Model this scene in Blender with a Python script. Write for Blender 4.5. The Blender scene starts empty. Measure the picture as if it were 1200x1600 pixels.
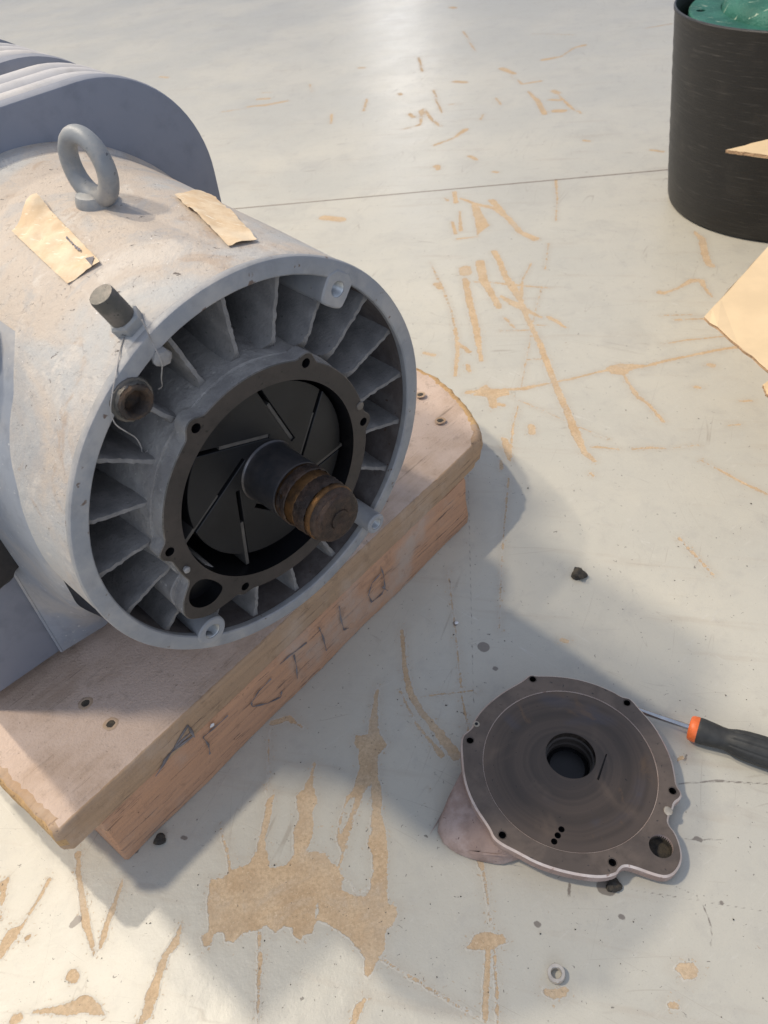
import bpy, bmesh, math, random
import numpy as np
from mathutils import Vector, Matrix
random.seed(7); rng = np.random.default_rng(7)
SC = bpy.context.scene; COL = SC.collection
pi = math.pi

# ------------------------------------------------------------------ camera
S = 0.12
CAMH = 0.93069; PITCH = math.radians(41.788); ROLL = math.radians(-9.469); FPX = 1270.09
_f = np.array([0, math.cos(PITCH), -math.sin(PITCH)]); _r = np.array([1., 0, 0]); _u = np.cross(_r, _f)
CR = math.cos(ROLL)*_r + math.sin(ROLL)*_u; CU = -math.sin(ROLL)*_r + math.cos(ROLL)*_u
CO = np.array([0, 0, CAMH])
cam = bpy.data.cameras.new('camera'); camo = bpy.data.objects.new('camera', cam); COL.objects.link(camo)
cam.sensor_fit = 'VERTICAL'; cam.sensor_height = 32.0; cam.lens = 32.0*FPX/1600.0
cam.clip_start = 0.02; cam.clip_end = 200
camo.matrix_world = Matrix(((CR[0], CU[0], -_f[0], CO[0]), (CR[1], CU[1], -_f[1], CO[1]), (CR[2], CU[2], -_f[2], CO[2]), (0, 0, 0, 1)))
SC.camera = camo
cam.dof.use_dof = True; cam.dof.focus_distance = 0.86; cam.dof.aperture_fstop = 11.0

def ray(x, y): return _f + (x-600)/FPX*CR - (y-800)/FPX*CU
def onz(x, y, z=0.0):
    d = ray(x, y); return CO + d*(z-CAMH)/d[2]
def onplane(x, y, P, n):
    d = ray(x, y); return CO + d*((np.asarray(P)-CO) @ n)/(d @ n)

# measured frame of the machine: U to its right, N out of its open end, ZR up
C = np.array([-0.09981743, 0.62296807, 0.4517081])
YAW = math.radians(-51.6429); AP = math.radians(-3.3092)
NH = np.array([math.cos(YAW), math.sin(YAW), 0]); U = np.array([-math.sin(YAW), math.cos(YAW), 0])
N = NH*math.cos(AP) + np.array([0, 0, 1.])*math.sin(AP); ZR = np.cross(N, U)
YB = math.radians(-46.1476)
NB = np.array([math.cos(YB), math.sin(YB), 0]); UB = np.array([-math.sin(YB), math.cos(YB), 0])
def W(u, t, z): return C + u*U - t*N + z*ZR            # machine coordinates: t runs backwards from the open end
def WP(a, t, r): return W(r*math.sin(a), t, r*math.cos(a))   # polar, angle from the top towards U

# ------------------------------------------------------------------ world, lamps, exposure
world = bpy.data.worlds.new('World'); SC.world = world; world.use_nodes = True
bg = world.node_tree.nodes['Background']; bg.inputs[0].default_value = (0.68, 0.775, 1.0, 1); bg.inputs[1].default_value = 0.60
def lamp(name, loc, target, power, size, color, shape='DISK', size_y=None):
    L = bpy.data.lights.new(name, 'AREA'); L.shape = shape; L.size = size; L.energy = power; L.color = color
    if size_y: L.size_y = size_y
    o = bpy.data.objects.new(name, L); COL.objects.link(o)
    d = Vector(target) - Vector(loc); o.location = loc; o.rotation_euler = d.to_track_quat('-Z', 'Y').to_euler()
    return o
Uh, Nh3 = U, NH
def hall(name, du, dn, h, power, size, color):
    base = np.array([C[0], C[1], 0.2]); p = base + h*(np.array([0, 0, 1.]) - du*Uh - dn*Nh3)
    return lamp(name, p, base, power, size, color)
WARM = (1.0, 0.88, 0.71)
hall('warm_lamp', 0.11, 0.56, 3.5, 66, 0.12, WARM)
hall('warm_lamp', 0.41, 0.46, 7.0, 390, 0.65, WARM)
lamp('warm_lamp', (-6.0, 7.0, 6.0), (.3, 3.5, 0), 330, .5, WARM)  # added fill lamp that brightens the far floor
lamp('cool_fill', (-.6, -4.8, 2.3), (-.1, .6, .3), 52, 3.6, (.72, .83, 1.0), 'RECTANGLE', 2.4)  # added cool fill from the camera side, no window seen there
lamp('door_light', (1.32, 13.0, 2.6), (0.3, 3.0, 0), 22, 0.55, (1, 0.97, 0.93), 'RECTANGLE', 2.4)
SC.view_settings.view_transform = 'Standard'; SC.view_settings.look = 'None'
SC.view_settings.exposure = 0.0; SC.view_settings.gamma = 1.0
SC.render.engine = 'CYCLES'

# ------------------------------------------------------------------ materials
class NT:
    def __init__(s, name):
        s.m = bpy.data.materials.new(name); s.m.use_nodes = True; s.t = s.m.node_tree
        s.b = s.t.nodes['Principled BSDF']; s.co = s.t.nodes.new('ShaderNodeTexCoord')
    def n(s, typ, **kw):
        x = s.t.nodes.new(typ)
        for k, v in kw.items():
            if k.startswith('i_'): x.inputs[int(k[2:]) if k[2:].isdigit() else k[2:]].default_value = v
            else: setattr(x, k, v)
        return x
    def l(s, a, b): s.t.links.new(a, b)
    def noise(s, scale, detail=4, rough=.55, vec=None, dist=0.0):
        x = s.n('ShaderNodeTexNoise'); x.inputs['Scale'].default_value = scale; x.inputs['Detail'].default_value = detail
        x.inputs['Roughness'].default_value = rough; x.inputs['Distortion'].default_value = dist
        s.l(vec or s.co.outputs['Object'], x.inputs['Vector']); return x.outputs['Fac']
    def ramp(s, fac, a, b):
        x = s.n('ShaderNodeMapRange'); x.inputs[1].default_value = a; x.inputs[2].default_value = b; x.interpolation_type = 'SMOOTHSTEP'
        s.l(fac, x.inputs[0]); return x.outputs[0]
    def mix(s, fac, a, b, mode='MIX'):
        x = s.n('ShaderNodeMix'); x.data_type = 'RGBA'; x.blend_type = mode
        for v, i in ((fac, 0), (a, 6), (b, 7)):
            if isinstance(v, (int, float)): x.inputs[i].default_value = v
            elif isinstance(v, tuple): x.inputs[i].default_value = v + (1,) if len(v) == 3 else v
            else: s.l(v, x.inputs[i])
        return x.outputs[2]
    def math(s, op, a, b=None, c=None):
        x = s.n('ShaderNodeMath', operation=op)
        for i, v in enumerate((a, b, c)):
            if v is None: continue
            if isinstance(v, (int, float)): x.inputs[i].default_value = v
            else: s.l(v, x.inputs[i])
        return x.outputs[0]
    def bump(s, h, strength, dist, prev=None):
        x = s.n('ShaderNodeBump'); x.inputs['Strength'].default_value = strength; x.inputs['Distance'].default_value = dist
        s.l(h, x.inputs['Height'])
        if prev is not None: s.l(prev, x.inputs['Normal'])
        return x.outputs[0]
    def stretch(s, sx, sy, sz, rot=0.0):
        y = s.n('ShaderNodeMapping'); y.inputs['Rotation'].default_value = (0, 0, rot); s.l(s.co.outputs['Object'], y.inputs['Vector'])
        x = s.n('ShaderNodeMapping'); x.inputs['Scale'].default_value = (sx, sy, sz); s.l(y.outputs[0], x.inputs['Vector']); return x.outputs[0]
    def done(s, col, rough=.6, metal=0.0, normal=None, spec=None):
        for v, k in ((col, 'Base Color'), (rough, 'Roughness'), (metal, 'Metallic')):
            if isinstance(v, (int, float)): s.b.inputs[k].default_value = v
            elif isinstance(v, tuple): s.b.inputs[k].default_value = v + (1,)
            else: s.l(v, s.b.inputs[k])
        if spec is not None: s.b.inputs['Specular IOR Level'].default_value = spec
        if normal is not None: s.l(normal, s.b.inputs['Normal'])
        return s.m

def worn(name, base, dust, spot, rough=.6, metal=0., s1=9., s2=55., bump=.25, bd=.0012, bscale=260., lo=.42, hi=.62, spotlo=.66, spothi=.72, spec=.4):
    q = NT(name)
    c = q.mix(q.ramp(q.noise(s1, 6, .62), lo, hi), base, dust)
    c = q.mix(q.math('MULTIPLY', q.ramp(q.noise(s2, 5, .6), .45, .75), .45), c, tuple(x*.62 for x in base))
    c = q.mix(q.ramp(q.noise(s2*2.3, 3, .5), spotlo, spothi), c, spot)
    h = q.math('ADD', q.noise(bscale, 4, .6), q.math('MULTIPLY', q.noise(bscale*.22, 3, .5), 2.0))
    return q.done(c, rough, metal, q.bump(h, bump, bd), spec)

def plain(name, col, rough=.5, metal=0., var=.35, scale=40., bump=.1, bscale=300., bd=.0006, spec=.5):
    q = NT(name)
    c = q.mix(q.ramp(q.noise(scale, 5, .6), .3, .7), tuple(x*(1-var) for x in col), tuple(min(1, x*(1+var)) for x in col))
    return q.done(c, rough, metal, q.bump(q.noise(bscale, 4, .6), bump, bd), spec)

MAT = {}
MAT['body'] = None
q = NT('dusty_grey_paint')                       # pump housing: pale grey paint under beige dust, chipped specks and pits
c = q.mix(q.ramp(q.noise(7, 7, .62, dist=.4), .37, .55), (.43, .43, .42), (.50, .43, .36))
c = q.mix(q.math('MULTIPLY', q.ramp(q.noise(19, 6, .65, dist=.6), .52, .66), .6), c, (.60, .555, .495))
c = q.mix(q.math('MULTIPLY', q.ramp(q.noise(10, 8, .72, dist=.9), .52, .62), .55), c, (.37, .365, .36))
c = q.mix(q.math('MULTIPLY', q.ramp(q.noise(15, 7, .66, dist=1.), .56, .68), .6), c, (.40, .30, .22))
ch1 = q.ramp(q.noise(95, 5, .62, q.stretch(1, 1.6, 1, .5), 1.4), .665, .685); c = q.mix(ch1, c, (.14, .12, .105))
c = q.mix(q.ramp(q.noise(120, 4, .6, q.stretch(1, 2.2, .7, .9), .8), .70, .735), c, (.82, .80, .76))
c = q.mix(q.math('MULTIPLY', q.ramp(q.noise(330, 4, .6), .56, .7), .3), c, (.36, .33, .30))
pit = q.ramp(q.noise(150, 5, .65, dist=.8), .60, .72)
h = q.math('ADD', q.math('ADD', q.noise(420, 5, .65), q.math('MULTIPLY', q.noise(55, 5, .62), 2.2)), q.math('MULTIPLY', q.math('ADD', ch1, pit), -1.2))
MAT['body'] = q.done(c, q.math('ADD', .5, q.math('MULTIPLY', q.noise(30, 4), .25)), 0, q.bump(h, .5, .0014), .35)
MAT['skirt'] = worn('blue_grey_paint', (.27, .295, .335), (.38, .365, .35), (.5, .5, .5), rough=.5, s1=7, bump=.12)
MAT['ring'] = worn('grey_rim_paint', (.27, .28, .295), (.36, .35, .34), (.15, .11, .09), rough=.5, s1=14, s2=40, bump=.25, spotlo=.665, spothi=.72)
MAT['cast'] = worn('dusty_cast_iron', (.27, .258, .248), (.36, .345, .325), (.44, .42, .39), rough=.85, s1=20, s2=70, bump=.55, bd=.0015, bscale=420, spec=.2)
q = NT('rough_cast_fin')                         # fins: the broken front edge is scraped pale
sx = q.n('ShaderNodeSeparateXYZ'); q.l(q.co.outputs['Object'], sx.inputs[0])
e = q.math('ADD', sx.outputs[1], q.math('MULTIPLY', q.noise(90, 3), .012))
c = q.mix(q.ramp(q.noise(26, 5, .6), .35, .65), (.17, .165, .162), (.265, .255, .245))
c = q.mix(q.ramp(e, .011, .0065), c, (.56, .54, .515))
c = q.mix(q.ramp(q.noise(140, 3), .70, .75), c, (.14, .135, .13))
MAT['fin'] = q.done(c, .9, 0, q.bump(q.noise(380, 5, .65), .6, .0016), .2)
MAT['flange'] = worn('brown_machined_steel', (.05, .043, .038), (.065, .054, .047), (.03, .027, .024), rough=.55, metal=.2, s1=14, s2=90, bump=.06, spec=.4)
MAT['rotor'] = plain('oily_black_rotor', (.014, .0145, .016), .42, .3, .25, 18, .05)
MAT['bore'] = plain('black_bore', (.012, .012, .014), .35, .4, .2, 20, .05)
MAT['vane'] = plain('carbon_vane', (.095, .088, .08), .5, .1, .2, 60, .1)
MAT['shaft'] = worn('dark_ground_steel', (.075, .075, .08), (.11, .10, .098), (.2, .18, .16), rough=.34, metal=.7, s1=30, s2=90, bump=.05, spotlo=.72, spothi=.8)
MAT['bronze'] = worn('stained_bronze', (.20, .105, .042), (.085, .05, .028), (.03, .022, .018), rough=.36, metal=.85, s1=45, s2=110, bump=.15, bscale=500)
MAT['crust'] = worn('baked_brown_crust', (.036, .025, .020), (.070, .043, .030), (.02, .016, .014), rough=.5, metal=.3, s1=70, s2=160, bump=.7, bd=.0012, bscale=700)
MAT['rust'] = worn('rusty_steel', (.055, .045, .039), (.10, .065, .042), (.03, .025, .02), rough=.75, metal=.3, s1=60, s2=140, bump=.6, bscale=500)
MAT['bolt'] = worn('greasy_bolt_steel', (.10, .095, .085), (.18, .16, .14), (.03, .028, .025), rough=.5, metal=.35, s1=60, s2=120, bump=.35, bscale=420)
MAT['eye'] = worn('grey_eye_paint', (.25, .265, .275), (.33, .32, .30), (.10, .105, .115), rough=.48, s1=35, s2=60, bump=.15, spotlo=.68, spothi=.74)
MAT['thread'] = plain('bright_thread_steel', (.45, .47, .48), .35, .8, .2, 60, .1)
MAT['plate'] = worn('slate_blue_paint', (.225, .24, .28), (.245, .255, .29), (.3, .32, .36), rough=.55, s1=5, s2=30, bump=.06, spotlo=.74, spothi=.78)
MAT['ridge'] = worn('pale_grey_enamel', (.50, .49, .49), (.57, .54, .51), (.25, .3, .36), rough=.5, s1=10, s2=40, bump=.08, spotlo=.72, spothi=.75)
MAT['wall'] = worn('dirty_inner_wall', (.105, .09, .085), (.15, .135, .13), (.08, .05, .04), rough=.85, s1=25, s2=70, bump=.4, spec=.2)
MAT['black'] = plain('black_rubber', (.018, .018, .02), .6, 0, .3, 60, .3, 200)
MAT['cap'] = plain('dark_plastic_cap', (.05, .052, .058), .5)
MAT['white'] = plain('white_plastic', (.75, .76, .78), .4)
MAT['string'] = plain('grey_string', (.36, .34, .32), .9)
q = NT('aged_paper')
c = q.mix(q.ramp(q.noise(30, 6, .65), .35, .65), (.72, .59, .42), (.62, .46, .29))
c = q.mix(q.ramp(q.noise(70, 5, .6, q.stretch(1, 4, 1, .5)), .58, .7), c, (.80, .71, .56))
c = q.mix(q.ramp(q.noise(160, 4, .6), .68, .74), c, (.30, .2, .13))
MAT['paper'] = q.done(c, .75, 0, q.bump(q.noise(120, 5, .6), .4, .0015), .3)
MAT['ink'] = plain('faded_ink', (.16, .15, .17), .7)
# wood
def wood(name, a, b, dark, ang, bumpk=.5, dusty=(.52, .42, .34), dl=.45):
    q = NT(name)
    mpv = q.stretch(3, 60, 60, -ang)
    g = q.noise(2.2, 6, .68, mpv, .3)
    c = q.mix(q.ramp(g, .3, .7), a, b)
    c = q.mix(q.ramp(q.noise(4.5, 5, .65, mpv), .60, .70), c, dark)
    c = q.mix(q.math('MULTIPLY', q.ramp(q.noise(1.1, 3, .6, q.stretch(4, 160, 160, -ang)), .62, .68), .6), c, tuple(x*.45 for x in dark))
    c = q.mix(q.ramp(q.noise(9, 6, .6), dl, dl+.25), c, dusty)
    c = q.mix(q.math('MULTIPLY', q.ramp(q.noise(42, 6, .68), .56, .70), .4), c, tuple(x*.55 for x in b))
    c = q.mix(q.ramp(q.noise(130, 5, .65), .66, .72), c, tuple(x*.35 for x in a))
    h = q.math('ADD', q.math('MULTIPLY', g, .8), q.noise(300, 4, .6))
    return q.done(c, .85, 0, q.bump(h, bumpk, .0016), .2)
ANG = math.atan2(UB[1], UB[0])
MAT['plank'] = wood('dusty_plank', (.42, .31, .235), (.51, .385, .30), (.27, .195, .145), ANG, .8, (.58, .455, .375), .36)
MAT['plankside'] = wood('grimy_plank_side', (.46, .31, .195), (.38, .26, .165), (.16, .11, .08), ANG, .5, (.50, .39, .30), .46)
MAT['beam'] = wood('reddish_beam', (.56, .32, .19), (.46, .27, .17), (.12, .085, .07), ANG, .5, (.48, .37, .29), .48)
MAT['beamend'] = wood('split_wood', (.55, .36, .17), (.45, .28, .14), (.16, .1, .06), ANG, .9, (.60, .43, .23), .5)
MAT['pencil'] = plain('pencil_grey', (.17, .155, .155), .7)
# cover
q = NT('cover_stain_sheen_steel')                    # turned face: fine rings, stains, and sheen painted in as brown bands
vl = q.n('ShaderNodeVectorMath', operation='MULTIPLY'); vl.inputs[1].default_value = (1, 1, 0); q.l(q.co.outputs['Object'], vl.inputs[0])
vd = q.n('ShaderNodeVectorMath', operation='LENGTH'); q.l(vl.outputs[0], vd.inputs[0]); rr = vd.outputs['Value']
rn = q.n('ShaderNodeTexNoise', noise_dimensions='1D'); rn.inputs['Scale'].default_value = 900; rn.inputs['Detail'].default_value = 3; q.l(rr, rn.inputs['W'])
rb_ = q.n('ShaderNodeTexNoise', noise_dimensions='1D'); rb_.inputs['Scale'].default_value = 70; rb_.inputs['Detail'].default_value = 3
q.l(q.math('ADD', rr, q.math('MULTIPLY', q.noise(9, 2, .5), .018)), rb_.inputs['W'])
c = q.mix(q.ramp(rb_.outputs['Fac'], .34, .66), (.074, .057, .045), (.105, .078, .060))
c = q.mix(q.math('MULTIPLY', q.ramp(q.noise(8, 4, .55, dist=.9), .50, .68), .75), c, (.20, .142, .100))
c = q.mix(q.math('MULTIPLY', q.ramp(q.noise(11, 3, .5, q.stretch(1, 1.4, 1), .8), .55, .72), .45), c, (.085, .083, .10))
c = q.mix(q.math('MULTIPLY', q.ramp(q.noise(13, 4, .6, q.stretch(1.3, 1, 1), 1.2), .60, .70), .5), c, (.17, .105, .06))
c = q.mix(q.math('MULTIPLY', q.ramp(rr, .088, .097), .6), c, (.12, .09, .07))
c = q.mix(q.ramp(q.noise(240, 3), .70, .74), c, (.03, .027, .025))
MAT['cover'] = q.done(c, q.math('ADD', q.math('MULTIPLY', q.noise(16, 5), .30), .22), .35, q.bump(q.math('ADD', rn.outputs['Fac'], q.math('MULTIPLY', q.noise(500, 3), .6)), .10, .0005), .5)
MAT['coverrim'] = worn('cover_rim_steel', (.13, .102, .083), (.18, .138, .108), (.07, .06, .054), rough=.48, metal=.3, s1=16, s2=80, bump=.08)
MAT['rimedge'] = worn('bare_edge_metal', (.72, .62, .55), (.62, .50, .43), (.4, .28, .23), rough=.5, metal=.3, s1=40, bump=.25)
MAT['casting'] = worn('pinkish_casting', (.34, .245, .205), (.44, .34, .30), (.15, .10, .09), rough=.75, s1=26, s2=70, bump=.5, bscale=400)
MAT['pin'] = plain('bright_pin', (.55, .48, .38), .45, .5)
# screwdriver
MAT['steel'] = plain('chrome_shank', (.55, .56, .57), .22, 1., .12, 60, .03)
MAT['orange'] = plain('orange_plastic', (.80, .16, .035), .45, 0, .15, 120, .1)
MAT['grip'] = plain('grey_rubber_grip', (.030, .031, .030), .6, 0, .25, 80, .2, 700)
# tub, casing, cardboard
q = NT('black_tub_plastic')
st = q.stretch(2.2, 2.2, 42)
c = q.mix(q.math('MULTIPLY', q.ramp(q.noise(5, 7, .7, st), .54, .70), .7), (.012, .011, .010), (.06, .055, .049))
c = q.mix(q.math('MULTIPLY', q.ramp(q.noise(12, 5, .6), .5, .75), .5), c, (.035, .031, .026))
MAT['tub'] = q.done(c, .46, 0, q.bump(q.noise(9, 4, .6, st), .4, .003), .4)
q = NT('scratched_green_paint')
c = q.mix(q.ramp(q.noise(14, 5, .6), .35, .65), (.018, .105, .075), (.035, .16, .115))
c = q.mix(q.ramp(q.noise(20, 6, .7, q.stretch(1, 5, 1, .9), .6), .60, .68), c, (.42, .50, .38))
MAT['green'] = q.done(c, .55, .1, q.bump(q.math('ADD', q.noise(180, 4), q.math('MULTIPLY', q.noise(14, 4, .6), 3.)), .5, .004), .4)
MAT['card'] = plain('cardboard', (.74, .56, .34), .8, 0, .06, 12, .12, 140)
MAT['cardedge'] = plain('cardboard_edge', (.40, .26, .15), .9, 0, .3, 300, .5, 500)
MAT['dirt'] = worn('dirt_and_hole_dark', (.045, .04, .033), (.085, .07, .05), (.02, .02, .02), rough=.8, s1=120, bump=.8, bscale=600)  # greasy dirt, also the painted dark inside holes
MAT['nut'] = worn('zinc_ring', (.55, .51, .46), (.62, .57, .5), (.3, .22, .16), rough=.45, metal=.5, s1=120, bump=.2)

# ------------------------------------------------------------------ object helpers
def empty(name, loc, label, cat, group=None):
    o = bpy.data.objects.new(name, None); COL.objects.link(o); o.location = tuple(loc)
    o.empty_display_size = .02
    o['label'] = label; o['category'] = cat
    if group: o['group'] = group
    return o
def wloc(o):
    v = Vector((0, 0, 0))
    while o is not None: v += o.location; o = o.parent
    return v
def obj(name, bm, mat, parent=None, smooth=True, angle=35):
    if isinstance(bm, bmesh.types.BMesh):
        bmesh.ops.recalc_face_normals(bm, faces=bm.faces[:])
        me = bpy.data.meshes.new(name); bm.to_mesh(me); bm.free()
    else: me = bm
    mats = mat if isinstance(mat, (list, tuple)) else [mat]
    for m in mats: me.materials.append(MAT[m])
    o = bpy.data.objects.new(name, me); COL.objects.link(o)
    if parent is not None:
        me.transform(Matrix.Translation(-wloc(parent))); o.parent = parent
    if smooth:
        me.shade_smooth()
        try: me.set_sharp_from_angle(angle=math.radians(angle))
        except Exception: pass
    return o
def tag(o, label, cat, group=None, kind=None):
    o['label'] = label; o['category'] = cat
    if group: o['group'] = group
    if kind: o['kind'] = kind
    return o
def grid_faces(bm, rows, closed=True, cap0=False, cap1=False, mi=0):
    n = len(rows[0])
    for a, b in zip(rows[:-1], rows[1:]):
        for i in range(n if closed else n-1):
            j = (i+1) % n
            try: f = bm.faces.new((a[i], a[j], b[j], b[i])); f.material_index = mi
            except ValueError: pass
    if cap0: bm.faces.new(rows[0]).material_index = mi
    if cap1: bm.faces.new(rows[-1]).material_index = mi
def lathe(bm, prof, O, e1, e2, ax, seg=64, closed_prof=False, cap0=False, cap1=False, amp=0., mi=0, jit=None):
    O, e1, e2, ax = (np.asarray(v, float) for v in (O, e1, e2, ax)); rows = []
    for k, (r, h) in enumerate(prof):
        row = []
        for i in range(seg):
            a = 2*pi*i/seg; rr = r + (amp*rng.uniform(-1, 1) if amp else 0) + (jit(a, h) if jit else 0)
            row.append(bm.verts.new(O + rr*(math.cos(a)*e1 + math.sin(a)*e2) + h*ax))
        rows.append(row)
    if closed_prof: rows.append(rows[0])
    grid_faces(bm, rows, True, cap0, cap1, mi)
    return rows
def mlathe(bm, prof, seg=96, du=0., dz=0., **kw):     # about the machine's axis; prof = (radius, t)
    return lathe(bm, [(r, -t) for r, t in prof], W(du, 0, dz), U, ZR, N, seg, **kw)
def tube(bm, pts, rad, seg=8, cap=True):
    pts = [np.asarray(p, float) for p in pts]; rows = []
    nrm = None
    for i, p in enumerate(pts):
        d = pts[min(i+1, len(pts)-1)] - pts[max(i-1, 0)]; d /= np.linalg.norm(d)+1e-12
        if nrm is None:
            nrm = np.cross(d, [0.3, 0.2, 0.93]); nrm /= np.linalg.norm(nrm)
        nrm = nrm - d*(nrm @ d); nrm /= np.linalg.norm(nrm); b = np.cross(d, nrm)
        r = rad[i] if hasattr(rad, '__len__') else rad
        rows.append([bm.verts.new(p + r*(math.cos(2*pi*k/seg)*nrm + math.sin(2*pi*k/seg)*b)) for k in range(seg)])
    grid_faces(bm, rows, True, cap, cap)
def box(bm, O, ax, ay, az, bevel=0.):
    O, ax, ay, az = (np.asarray(v, float) for v in (O, ax, ay, az))
    vs = [bm.verts.new(O + i*ax + j*ay + k*az) for k in (0, 1) for j in (0, 1) for i in (0, 1)]
    fs = [bm.faces.new([vs[i] for i in f]) for f in ((0, 2, 3, 1), (4, 5, 7, 6), (0, 1, 5, 4), (2, 6, 7, 3), (0, 4, 6, 2), (1, 3, 7, 5))]
    if bevel: bmesh.ops.bevel(bm, geom=list({e for f in fs for e in f.edges}), offset=bevel, segments=2, affect='EDGES', profile=.6)
def smooth_loop(pts, it=2):
    p = np.asarray(pts, float)
    for _ in range(it):
        q_ = np.roll(p, -1, 0); p = np.stack([.75*p+.25*q_, .25*p+.75*q_], 1).reshape(-1, p.shape[1])
    return p
def resample(pts, step):
    out = []; n = len(pts)
    for i in range(n):
        a, b = np.asarray(pts[i], float), np.asarray(pts[(i+1) % n], float); m = max(1, int(np.linalg.norm(b-a)/step))
        out += [a+(b-a)*k/m for k in range(m)]
    return np.array(out)
def plate_with_holes(bm, outer, holes, fmap, h0, h1, mi_top=0, mi_side=0, bevel=0., mi_bev=None, mi_hole=None):
    """outer, holes: 2D loops; fmap(x, y, h) -> world; face at h1 (front), back at h0"""
    oc = np.mean(outer, 0)
    def loopv(lp, h): return [bm.verts.new(fmap(x, y, h)) for x, y in lp]
    def inset(lp, d):
        p = np.asarray(lp); tg = np.roll(p, -1, 0)-np.roll(p, 1, 0); nn = np.stack([tg[:, 1], -tg[:, 0]], 1); nn /= np.linalg.norm(nn, axis=1)[:, None]+1e-12
        area = .5*np.sum(p[:, 0]*np.roll(p[:, 1], -1)-np.roll(p[:, 0], -1)*p[:, 1])
        return p - nn*d*(1 if area > 0 else -1)
    for side, h in ((1, h1), (0, h0)):
        loops = [inset(outer, bevel) if (bevel and side) else outer] + list(holes)
        edges = []
        lv = []
        for lp in loops:
            v = loopv(lp, h); lv.append(v)
            edges += [bm.edges.new((v[i], v[(i+1) % len(v)])) for i in range(len(v))]
        r = bmesh.ops.triangle_fill(bm, use_beauty=True, use_dissolve=False, edges=edges)
        for f in r['geom']:
            if isinstance(f, bmesh.types.BMFace): f.material_index = mi_top
        if side: top = lv
        else: bot = lv
    for k, (a, b) in enumerate(zip(top, bot)):
        if k == 0 and bevel:
            mid = loopv(outer, h1 - (bevel if h1 > h0 else -bevel))
            grid_faces(bm, [a, mid], True, mi=mi_bev if mi_bev is not None else mi_side)
            grid_faces(bm, [mid, b], True, mi=mi_side)
        else: grid_faces(bm, [a, b], True, mi=mi_side if (k == 0 or mi_hole is None) else mi_hole)
def circle(cx, cy, r, n=24): return np.array([(cx+r*math.cos(2*pi*i/n), cy+r*math.sin(2*pi*i/n)) for i in range(n)])
def lobed(base, lobes, n=240, soft=.006):
    """outline = union of a disc and small lobes, softly blended"""
    out = []
    for i in range(n):
        a = 2*pi*i/n; d = np.array([math.cos(a), math.sin(a)]); r = base(a) if callable(base) else base
        for (x, y, rl) in lobes:
            c_ = np.array([x, y]); b = d @ c_; disc = rl*rl-(c_ @ c_-b*b)
            if disc > 0 and b > 0: r = max(r, b+math.sqrt(disc))
        out.append(r)
    r = np.array(out)
    for _ in range(2): r = (np.roll(r, 1)+2*r+np.roll(r, -1))/4
    return np.array([(r[i]*math.cos(2*pi*i/n), r[i]*math.sin(2*pi*i/n)) for i in range(n)])

# ------------------------------------------------------------------ the workshop floor: paint worn through to bare concrete
Z7 = lambda x, y: (250+x*.375, 1000+y*.375)
Z8 = lambda x, y: (x/3., 1250+y/3.)
Z6 = lambda x, y: (600+x/3., 250+y/3.)
Z2 = lambda x, y: (600+x*.375, y*.375)
Z3 = lambda x, y: (850+x/3.43, 500+y/3.43)
Z4 = lambda x, y: (1000+x/5.335, 350+y/5.335)
Z1 = lambda x, y: (300+x/3., y/3.)
ID = lambda x, y: (x, y)
polys = [(Z7, [(205,1000),(260,990),(300,960),(370,930),(400,880),(420,800),(435,740),(445,660),(475,645),(465,720),(440,830),(455,950),(520,940),(560,890),(555,800),(580,740),(565,650),(600,620),(625,560),(640,510),(650,515),(635,590),(655,670),(635,720),(640,800),(610,880),(690,885),(715,930),(740,940),(760,890),(790,790),(830,660),(850,625),(880,595),(885,700),(880,800),(868,850),(885,900),(888,960),(880,1020),(820,1060),(795,1010),(765,1000),(750,1040),(790,1060),(860,1070),(935,900),(900,850),(945,900),(940,960),(950,1020),(945,1100),(990,1110),(990,1150),(965,1190),(940,1210),(935,1280),(905,1340),(870,1410),(855,1400),(855,1330),(820,1280),(790,1240),(750,1215),(660,1165),(640,1190),(640,1220),(600,1230),(585,1255),(555,1230),(550,1205),(520,1190),(480,1215),(440,1190),(400,1210),(340,1220),(310,1260),(270,1255),(265,1215),(225,1220),(215,1270),(180,1285),(170,1240),(200,1220),(205,1150),(195,1100),(205,1050)]),
 (Z7, [(740,940),(760,890),(735,830),(745,760),(780,650),(800,630),(830,540),(825,460),(805,430),(815,400),(865,390),(880,290),(905,185),(915,200),(905,300),(915,390),(945,440),(910,480),(910,570),(930,650),(920,720),(940,800),(950,900),(945,1000),(900,1060),(880,1020),(890,960),(885,900),(868,850),(880,800),(885,700),(878,600),(850,625),(830,665),(800,760),(775,850),(755,930)]),
 (ID, [(1053,1515),(1062,1503),(1082,1503),(1092,1517),(1085,1528),(1068,1533),(1062,1520)]),
 (ID, [(847,1540),(862,1548),(880,1540),(890,1545),(885,1558),(865,1561),(850,1552)]),
 (ID, [(742,1462),(760,1456),(785,1460),(792,1472),(775,1480),(762,1484),(745,1482),(728,1482)]),
 (ID, [(0,1378),(14,1370),(10,1392),(4,1420),(0,1440)]),
 (ID, [(0,1478),(12,1452),(36,1445),(30,1460),(8,1490),(0,1500)]),
 (ID, [(948,574),(966,568),(1012,570),(990,578),(975,586),(955,584)]),
 (ID, [(745,610),(760,600),(770,612),(790,606),(798,616),(775,622),(778,636),(768,640),(762,620),(740,618)]),
 (ID, [(783,682),(792,684),(800,700),(798,722),(792,718),(786,700)]),
 (ID, [(736,320),(746,318),(757,340),(766,352),(754,360),(746,368),(742,345)])]
L = []
def ln(zf, pts, w): L.append((np.array([zf(*p) for p in pts], float), w if isinstance(w, (list, tuple)) else [w]*len(pts)))
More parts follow.
